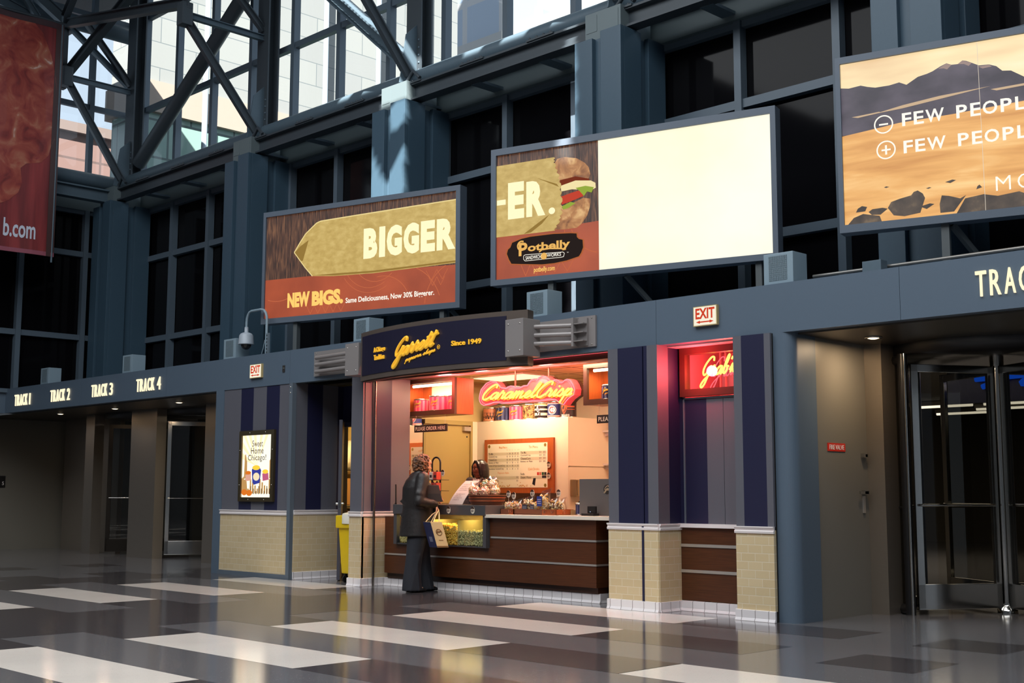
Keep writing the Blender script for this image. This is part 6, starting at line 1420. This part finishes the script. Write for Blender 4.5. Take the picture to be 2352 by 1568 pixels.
# ------------------------------------------------------------------ people
def fuse(name, mb, m, parent, voxel=.012, smooth=3):
    """Melts overlapping shapes into one continuous skin."""
    o = mb.build(name, m, parent, local=True, fixn=True)
    r = o.modifiers.new('skin', 'REMESH'); r.mode = 'VOXEL'; r.voxel_size = voxel; r.use_smooth_shade = True
    s = o.modifiers.new('soft', 'SMOOTH'); s.factor = .5; s.iterations = smooth
    bpy.context.view_layer.update()
    me = bpy.data.meshes.new_from_object(o.evaluated_get(bpy.context.evaluated_depsgraph_get()))
    o.modifiers.clear(); old = o.data; o.data = me; bpy.data.meshes.remove(old); me.name = name
    return o
def hand(m, wrist, d, palm_n, curl=.5, s=1.0, side=1):
    """Palm, four unequal bent fingers and a thumb from the wrist along d."""
    w_, d, n = Vector(wrist), Vector(d).normalized(), Vector(palm_n).normalized(); x = d.cross(n).normalized()*side; n = x.cross(d).normalized()*side
    m.capsule(w_, w_+d*.02*s, .024*s, .026*s, 8)
    for k in range(4): m.capsule(w_+d*.02*s+x*(.010-.017*k+.016)*s*.8, w_+d*.085*s+x*(.026-.0175*k)*s, .013*s, .0115*s, 8)
    for k, (L, off) in enumerate(((.068, .028), (.076, .009), (.071, -.010), (.056, -.028))):
        p = w_+d*.085*s+x*off*s; dirv = d.copy(); seg = (L*.42*s, L*.33*s, L*.25*s); r = .0088*s
        for j, l in enumerate(seg):
            dirv = (dirv*math.cos(curl*.9)+n*math.sin(curl*.9)).normalized() if j else (dirv*math.cos(curl*.6)+n*math.sin(curl*.6)).normalized()
            q = p+dirv*l; m.capsule(p, q, r, r*.9, 8); p = q; r *= .92
    p = w_+d*.03*s+x*.026*s; dirv = (d*.55+x*.75+n*.25).normalized()
    for l in (.034*s, .03*s, .022*s): q = p+dirv*l; m.capsule(p, q, .0105*s, .0095*s, 8); p = q; dirv = (dirv*.8+d*.25+n*.3).normalized()
def face(m, c, rot, s=1.0):
    """Head with brow, nose, lips, chin and ears, looking along rot's x-axis."""
    def P(x, y, z): return Vector(c)+rot @ Vector((x*s, y*s, z*s))
    def B(x, y, z, r): m.ball(P(x, y, z), r*s, 12, 8)
    B(-.012, 0, .03, .088); B(-.02, 0, .02, .086); B(.012, 0, -.005, .078); B(.025, 0, -.045, .058); B(.045, 0, -.085, .030); B(.02, .035, -.05, .04); B(.02, -.035, -.05, .04)
    B(.05, .03, -.015, .035); B(.05, -.03, -.015, .035); B(.055, 0, .045, .045)
    m.capsule(P(.078, 0, .022), P(.098, 0, -.018), .010*s, .014*s, 8); B(.088, .012, -.020, .010); B(.088, -.012, -.020, .010)
    m.capsule(P(.075, .022, -.052), P(.075, -.022, -.052), .009*s, .009*s, 8); m.capsule(P(.074, .018, -.062), P(.074, -.018, -.062), .010*s, .010*s, 8)
    for sg in (1, -1): m.loft([(P(-.005, .082*sg, .03), rot @ Vector((.016, 0, 0)), rot @ Vector((0, .004, .01))), (P(-.012, .092*sg, .012), rot @ Vector((.018, 0, 0)), rot @ Vector((0, .006, .028))), (P(-.002, .082*sg, -.02), rot @ Vector((.010, 0, 0)), rot @ Vector((0, .004, .008)))], 10)
    return P
def face_details(P, rot, parent, lips, s=1.0):
    EW = mat('eye_white', rgb(196, 184, 172), .3); EI = mat('eye_iris', rgb(40, 24, 16), .1)
    for sg in (1, -1):
        MB().ball(P(.0765, .031*sg, .012), (.0105*s, .0115*s, .0085*s), 10, 8).build('eye', EW, parent, local=True)
        MB().ball(P(.0825, .032*sg, .012), .0062*s, 8, 6).build('iris', EI, parent, local=True)
        MB().tube([P(.088, .016*sg, .034), P(.090, .032*sg, .040), P(.080, .05*sg, .034)], .0035*s, 6).build('eyebrow', mat('brow_dark', rgb(34, 24, 20), .6), parent, local=True)
    MB().tube([P(.083, .020, -.057), P(.088, .008, -.0545), P(.0885, 0, -.056), P(.088, -.008, -.0545), P(.083, -.020, -.057)], .006*s, 8).build('lips', lips, parent, local=True)
def ring(x, y, z, rx, ry, tilt=0.0): return ((x, y, z), (rx, 0, tilt), (0, ry, 0))

# --- the customer: long dark coat, flared dark trousers, curly brown hair; turned to the counter
base = Vector((-11.67, 10.01, 0)); TURN = 45.12 + 20
c = thing('person', 'person with curly brown hair in a dark leather coat standing at the counter', 'person', base, None, R(TURN))
SKIN = mat('fair_skin', rgb(206, 150, 118), .5); COAT = mat('dark_leather', rgb(32, 27, 26), .46, noise=.25, nscale=18, bump=.5); PANTS = mat('dark_trouser', rgb(34, 35, 42), .8, noise=.15, nscale=40, bump=.2)
m = MB(); hr = Matrix.Rotation(R(-6), 3, 'Z') @ Matrix.Rotation(R(10), 3, 'Y')
P = face(m, (.055, 0, 1.525), hr, .98)
m.capsule((.01, 0, 1.36), (.04, 0, 1.47), .055, .052); m.capsule((0, -.10, 1.36), (0, .10, 1.36), .06, .06); m.capsule((-.02, 0, .8), (0, 0, 1.3), .11, .13)
for sg, sx in ((-1, -.10), (1, .10)): m.capsule((-.01, .08*sg, .80), (sx*.6, .09*sg, .46), .085, .055); m.capsule((sx*.6, .09*sg, .46), (sx, .09*sg, .08), .055, .04); m.capsule((sx-.03, .09*sg, .05), (sx+.12, .09*sg, .035), .038, .03)
rs, re, rw = (0, -.19, 1.37), (-.07, -.25, 1.09), (.14, -.20, 1.055)
ls, le, lw = (0, .19, 1.37), (.05, .24, 1.10), (.20, .08, 1.13)
for a, b, d in ((rs, re, rw), (ls, le, lw)): m.capsule(a, b, .048, .038); m.capsule(b, d, .038, .026)
hand(m, (.15, -.198, 1.05), (.45, .05, -.75), (-.6, .25, -.4), 1.05, 1.0, -1); hand(m, (.205, .075, 1.13), (.75, -.55, .05), (-.2, -.5, -.7), .7, 1.0, 1)
bo = fuse('body', m, SKIN, c, .0075, 3); face_details(P, hr, bo, mat('lips_rose', rgb(170, 84, 76), .4), .98)
m = MB()   # coat
m.loft([ring(-.035, 0, .665, .205, .225), ring(-.035, 0, .72, .195, .22), ring(-.03, 0, .86, .185, .21), ring(-.025, 0, 1.0, .17, .20), ring(-.03, 0, 1.12, .172, .20), ring(-.03, 0, 1.25, .17, .20), ring(-.02, 0, 1.34, .14, .195), ring(-.01, 0, 1.40, .10, .14), ring(.0, 0, 1.43, .085, .10)], 28)
for a, b, d in ((rs, re, rw), (ls, le, lw)):
    a = (a[0], a[1]*.92, a[2]); m.capsule(a, b, .082, .066, 14); m.capsule(b, d, .066, .052, 14)
    for k in range(4): q = Vector(a).lerp(Vector(b), .25+.22*k); m.ball(q+Vector((rnd.uniform(-.02, .02), rnd.uniform(-.01, .01), 0)), .074-.003*k, 10, 6)
    for k in range(3): q = Vector(b).lerp(Vector(d), .2+.3*k); m.ball(q+Vector((rnd.uniform(-.01, .01), 0, rnd.uniform(-.01, .01))), .064-.004*k, 10, 6)
m.loft([ring(.0, 0, 1.40, .085, .10), ring(.005, 0, 1.45, .085, .092, .02), ring(.0, 0, 1.47, .078, .085, .03)], 20)
for z in (.75, .9, 1.06): m.capsule((-.19, -.05, z), (-.21, .06, z+.03), .018, .014)
m.capsule((.16, -.02, .72), (.14, 0, 1.3), .03, .02); m.capsule((.10, -.14, .80), (.16, -.10, .92), .03, .02)
fuse('coat', m, COAT, c, .011, 2)
m = MB()   # trousers
for sg, sx in ((-1, -.10), (1, .10)):
    m.loft([ring(-.01, .07*sg, .80, .13, .11), ring(sx*.45, .085*sg, .62, .12, .11), ring(sx*.7, .09*sg, .46, .102, .10), ring(sx*.9, .09*sg, .30, .100, .10), ring(sx, .09*sg, .15, .112, .11), ring(sx+.005, .09*sg, .02, .126, .118)], 22)
    for k in range(3): m.capsule((sx+.06-.05*k, .09*sg-.10, .03), (sx*.7+.02*k, .09*sg-.09, .45), .018, .012)
fuse('trousers', m, PANTS, c, .011, 2)
for sg, sx in ((-1, -.10), (1, .10)):
    m = MB(); m.loft([((sx-.07, .09*sg, .035), (0, .035, 0), (0, 0, .034)), ((sx+.02, .09*sg, .045), (0, .045, 0), (0, 0, .045)), ((sx+.12, .09*sg, .03), (0, .044, 0), (0, 0, .030)), ((sx+.175, .09*sg, .022), (0, .022, 0), (0, 0, .016))], 14); m.build('shoe', mat('black_shoe', rgb(22, 18, 18), .25), c, local=True)
m = MB(); q = random.Random(11)   # curly hair
for k in range(620):
    th, ph = q.uniform(0, 2*math.pi), math.acos(q.uniform(-.75, 1)); v = Vector((math.sin(ph)*math.cos(th), math.sin(ph)*math.sin(th), math.cos(ph)))
    if v.x > .55 and v.z < .55: continue
    p = Vector((.035, 0, 1.545))+Vector((v.x*.098, v.y*.104, v.z*.10 if v.z > 0 else v.z*.13)); r = q.uniform(.008, .017)
    m.ball(p+v*q.uniform(-.004, .020), r, 7, 5)
m.ball((.01, 0, 1.55), (.09, .095, .09), 14, 10); fuse('hair', m, ramp_mat('curly_hair', [(.3, rgb(66, 42, 26)), (.5, rgb(110, 70, 42)), (.7, rgb(170, 104, 62))], nscale=26, rough=.5, bump=.5), c, .0048, 1)
# things she holds
u = Vector((math.cos(R(TURN)), math.sin(R(TURN)), 0)); v_ = Vector((-u.y, u.x, 0))
def W(x, y, z): return base+u*x+v_*y+Vector((0, 0, z))
IMR = Vector((math.cos(R(45.12)), math.sin(R(45.12)), 0)); IMF = Vector((-IMR.y, IMR.x, 0))
def A(a, d, z): return base+IMR*a+IMF*d+Vector((0, 0, z))
t = thing('folder', 'dark folder tucked under the arm of the curly haired person', 'folder', A(.17, -.02, 1.09))
o = A(.10, -.13, 1.085); MB().obox(o, IMR*.20, IMF*.03, IMR*(-.05)+Vector((0, 0, .20))).build('cover', mat('folder_brown', rgb(58, 44, 38), .5), t, bevel=.006)
o = A(.105, -.125, 1.09); MB().obox(A(.12, -.132, 1.11)+Vector((0, 0, .07)), IMR*.16, IMF*.004, IMR*(-.03)+Vector((0, 0, .10))).build('flap', mat('folder_flap', rgb(76, 56, 46), .5), t)
t = thing('shopping_bag', 'cream paper carrier bag with a round brown emblem hanging from the customer hand', 'bag', A(.27, -.2, .54))
tilt = Vector((0, 0, 1))*.30 - IMR*.085
fo = A(.255, -.36, .545); f_u = IMR*.135+IMF*.02; sd = -IMR*.10+IMF*.12
def bagf(a, b, k=0): return fo+f_u*a+tilt*b-IMF*(.002+k)
bb_ = MB().obox(fo, f_u, sd, tilt).build('bag_body', mat('kraft_cream', rgb(226, 188, 132), .6, noise=.06, nscale=20), t, bevel=.004)
n2 = sd.cross(tilt).normalized(); n2 = n2 if n2.dot(IMR) < 0 else -n2
MB().add([fo+n2*.002, fo+sd+n2*.002, fo+sd+tilt+n2*.002, fo+tilt+n2*.002], [(0, 1, 2, 3)]).build('navy_side', mat('bag_navy', rgb(34, 38, 74), .5), bb_)
MB().add([fo+n2*.003+sd*a+tilt*b for a, b in ((.3, .22), (.7, .22), (.7, .42), (.3, .42))], [(0, 1, 2, 3)]).build('side_label', mat('bag_label', rgb(110, 112, 130), .5), bb_)
BRNP = mat('emblem_brown', rgb(130, 82, 36), .5)
m = MB(); m.tube([bagf(.5+.24*math.cos(R(k*18)), .60+.12*math.sin(R(k*18)), .001) for k in range(20)], .004, 6, closed=True)
for s_ in cursive('Garrett', .5, 3): m.tube([bagf(.30+.42*a, .55+.10*b+.03*a, .002) for a, b in s_], .003, 5)
m.build('emblem', BRNP, bb_); m = MB(); m.add([bagf(a, b, .001) for a, b in ((.3, .27), (.7, .27), (.7, .295), (.3, .295))], [(0, 1, 2, 3)]); m.build('small_print', BRNP, bb_)
MB().add([bagf(a, b, .001) for a, b in ((0, .02), (1, .02), (1, .06), (0, .06))], [(0, 1, 2, 3)]).build('bottom_line', BRNP, bb_)
hp = W(.20, -.205, .985)
for off in (Vector((0, 0, 0)), sd):
    m = MB(); a, b = fo+tilt+f_u*.25+off, fo+tilt+f_u*.75+off
    m.tube([a, a.lerp(hp, .5)+Vector((0, 0, .02)), hp, b.lerp(hp, .5)+Vector((0, 0, .02)), b], .006, 8); m.build('handle', mat('cord_cream', rgb(230, 200, 150), .7), t)

# --- the cashier behind the counter: dark bob, dark jacket over a white collar, looking at the customer
base2 = Vector((-12.09, 11.45, 0)); e = thing('person', 'person with a dark bob in a dark jacket behind the counter, looking left', 'person', base2, None, R(280))
SKIN2 = mat('brown_skin', rgb(126, 76, 52), .42)
m = MB(); hr = Matrix.Rotation(R(-20), 3, 'Z'); P = face(m, (.03, 0, 1.495), hr, .98)
m.capsule((-.01, 0, 1.30), (.015, 0, 1.43), .052, .05); m.capsule((-.01, -.11, 1.33), (-.01, .11, 1.33), .055, .055); m.capsule((-.02, 0, .8), (-.01, 0, 1.25), .11, .12)
for sg in (-1, 1): m.capsule((-.02, .08*sg, .85), (0, .09*sg, .45), .085, .055); m.capsule((0, .09*sg, .45), (-.02, .09*sg, .08), .055, .04); m.capsule((-.04, .09*sg, .045), (.12, .10*sg, .035), .036, .03)
arms = [((-.01, .18*sg, 1.34), (-.03, .25*sg, 1.06), (.22, .19*sg, 1.0)) for sg in (-1, 1)]
for a, b, d in arms: m.capsule(a, b, .046, .036); m.capsule(b, d, .036, .026)
hand(m, (.23, -.188, 1.0), (.95, .1, -.1), (0, 0, -1), .45, 1.0, -1); hand(m, (.23, .188, 1.0), (.95, -.1, -.1), (0, 0, -1), .45, 1.0, 1)
bo = fuse('body', m, SKIN2, e, .0075, 3); face_details(P, hr, bo, mat('lips_dark', rgb(120, 56, 48), .35), .98)
JK = mat('dark_jacket', rgb(44, 46, 54), .6, bump=.15, nscale=60)
m = MB(); m.loft([ring(-.02, 0, .72, .15, .20), ring(-.02, 0, .9, .15, .19), ring(-.02, 0, 1.05, .145, .18), ring(-.015, 0, 1.2, .14, .19), ring(-.015, 0, 1.30, .115, .18), ring(-.015, 0, 1.36, .085, .12)], 26)
for a, b, d in arms: m.capsule(a, b, .066, .054, 14); m.capsule(b, d, .054, .044, 14)
m.loft([ring(-.03, 0, 1.33, .09, .10), ring(-.035, 0, 1.385, .075, .085, .02)], 18); fuse('jacket', m, JK, e, .011, 2)
m = MB(); m.prism([(-.05, 1.375), (.05, 1.375), (.01, 1.10), (-.01, 1.10)], lambda a, b, k: (.10+k+(1.375-b)*.12-.045, a, b), 0, .05); m.build('shirt', mat('white_shirt', rgb(232, 226, 220), .7), e, local=True)
for sg in (-1, 1): MB().add([(.095, .012*sg, 1.28), (.085, .06*sg, 1.385), (.04, .075*sg, 1.40), (.105, .03*sg, 1.30)], [(0, 1, 2, 3)]).build('collar', mat('white_shirt', rgb(232, 226, 220), .7), e, local=True)
m = MB()
for sg in (-1, 1): m.loft([ring(-.02, .085*sg, .88, .12, .10), ring(0, .09*sg, .45, .085, .085), ring(-.02, .09*sg, .06, .085, .085)], 18)
fuse('trousers', m, PANTS, e, .013, 2)
for sg in (-1, 1): m = MB(); m.loft([((-.08, .09*sg, .035), (0, .035, 0), (0, 0, .034)), ((.02, .095*sg, .045), (0, .045, 0), (0, 0, .045)), ((.14, .10*sg, .025), (0, .035, 0), (0, 0, .022))], 12); m.build('shoe', mat('black_shoe', rgb(22, 18, 18), .25), e, local=True)
m = MB(); c0 = Vector((.03, 0, 1.495)); H2 = lambda x, y, z: c0+hr @ Vector((x, y, z))   # bob
m.ball(H2(-.022, 0, .042), (.10, .10, .098), 16, 10)
for k in range(21):
    a = R(62+ (298-62)*k/20); x, y = .092*math.cos(a)-.018, .098*math.sin(a)
    m.capsule(H2(x*.85, y*.9, .07), H2(x, y, -.01), .026, .027, 8); m.capsule(H2(x, y, -.01), H2(x*1.03, y*1.06, -.085), .027, .022, 8)
for sg in (-1, 1): m.capsule(H2(.055, .02*sg, .112), H2(.052, .078*sg, .045), .018, .02, 8); m.capsule(H2(.052, .078*sg, .045), H2(.045, .092*sg, -.06), .02, .018, 8)
fuse('hair', m, mat('black_hair', rgb(24, 20, 20), .3), e, .007, 2)
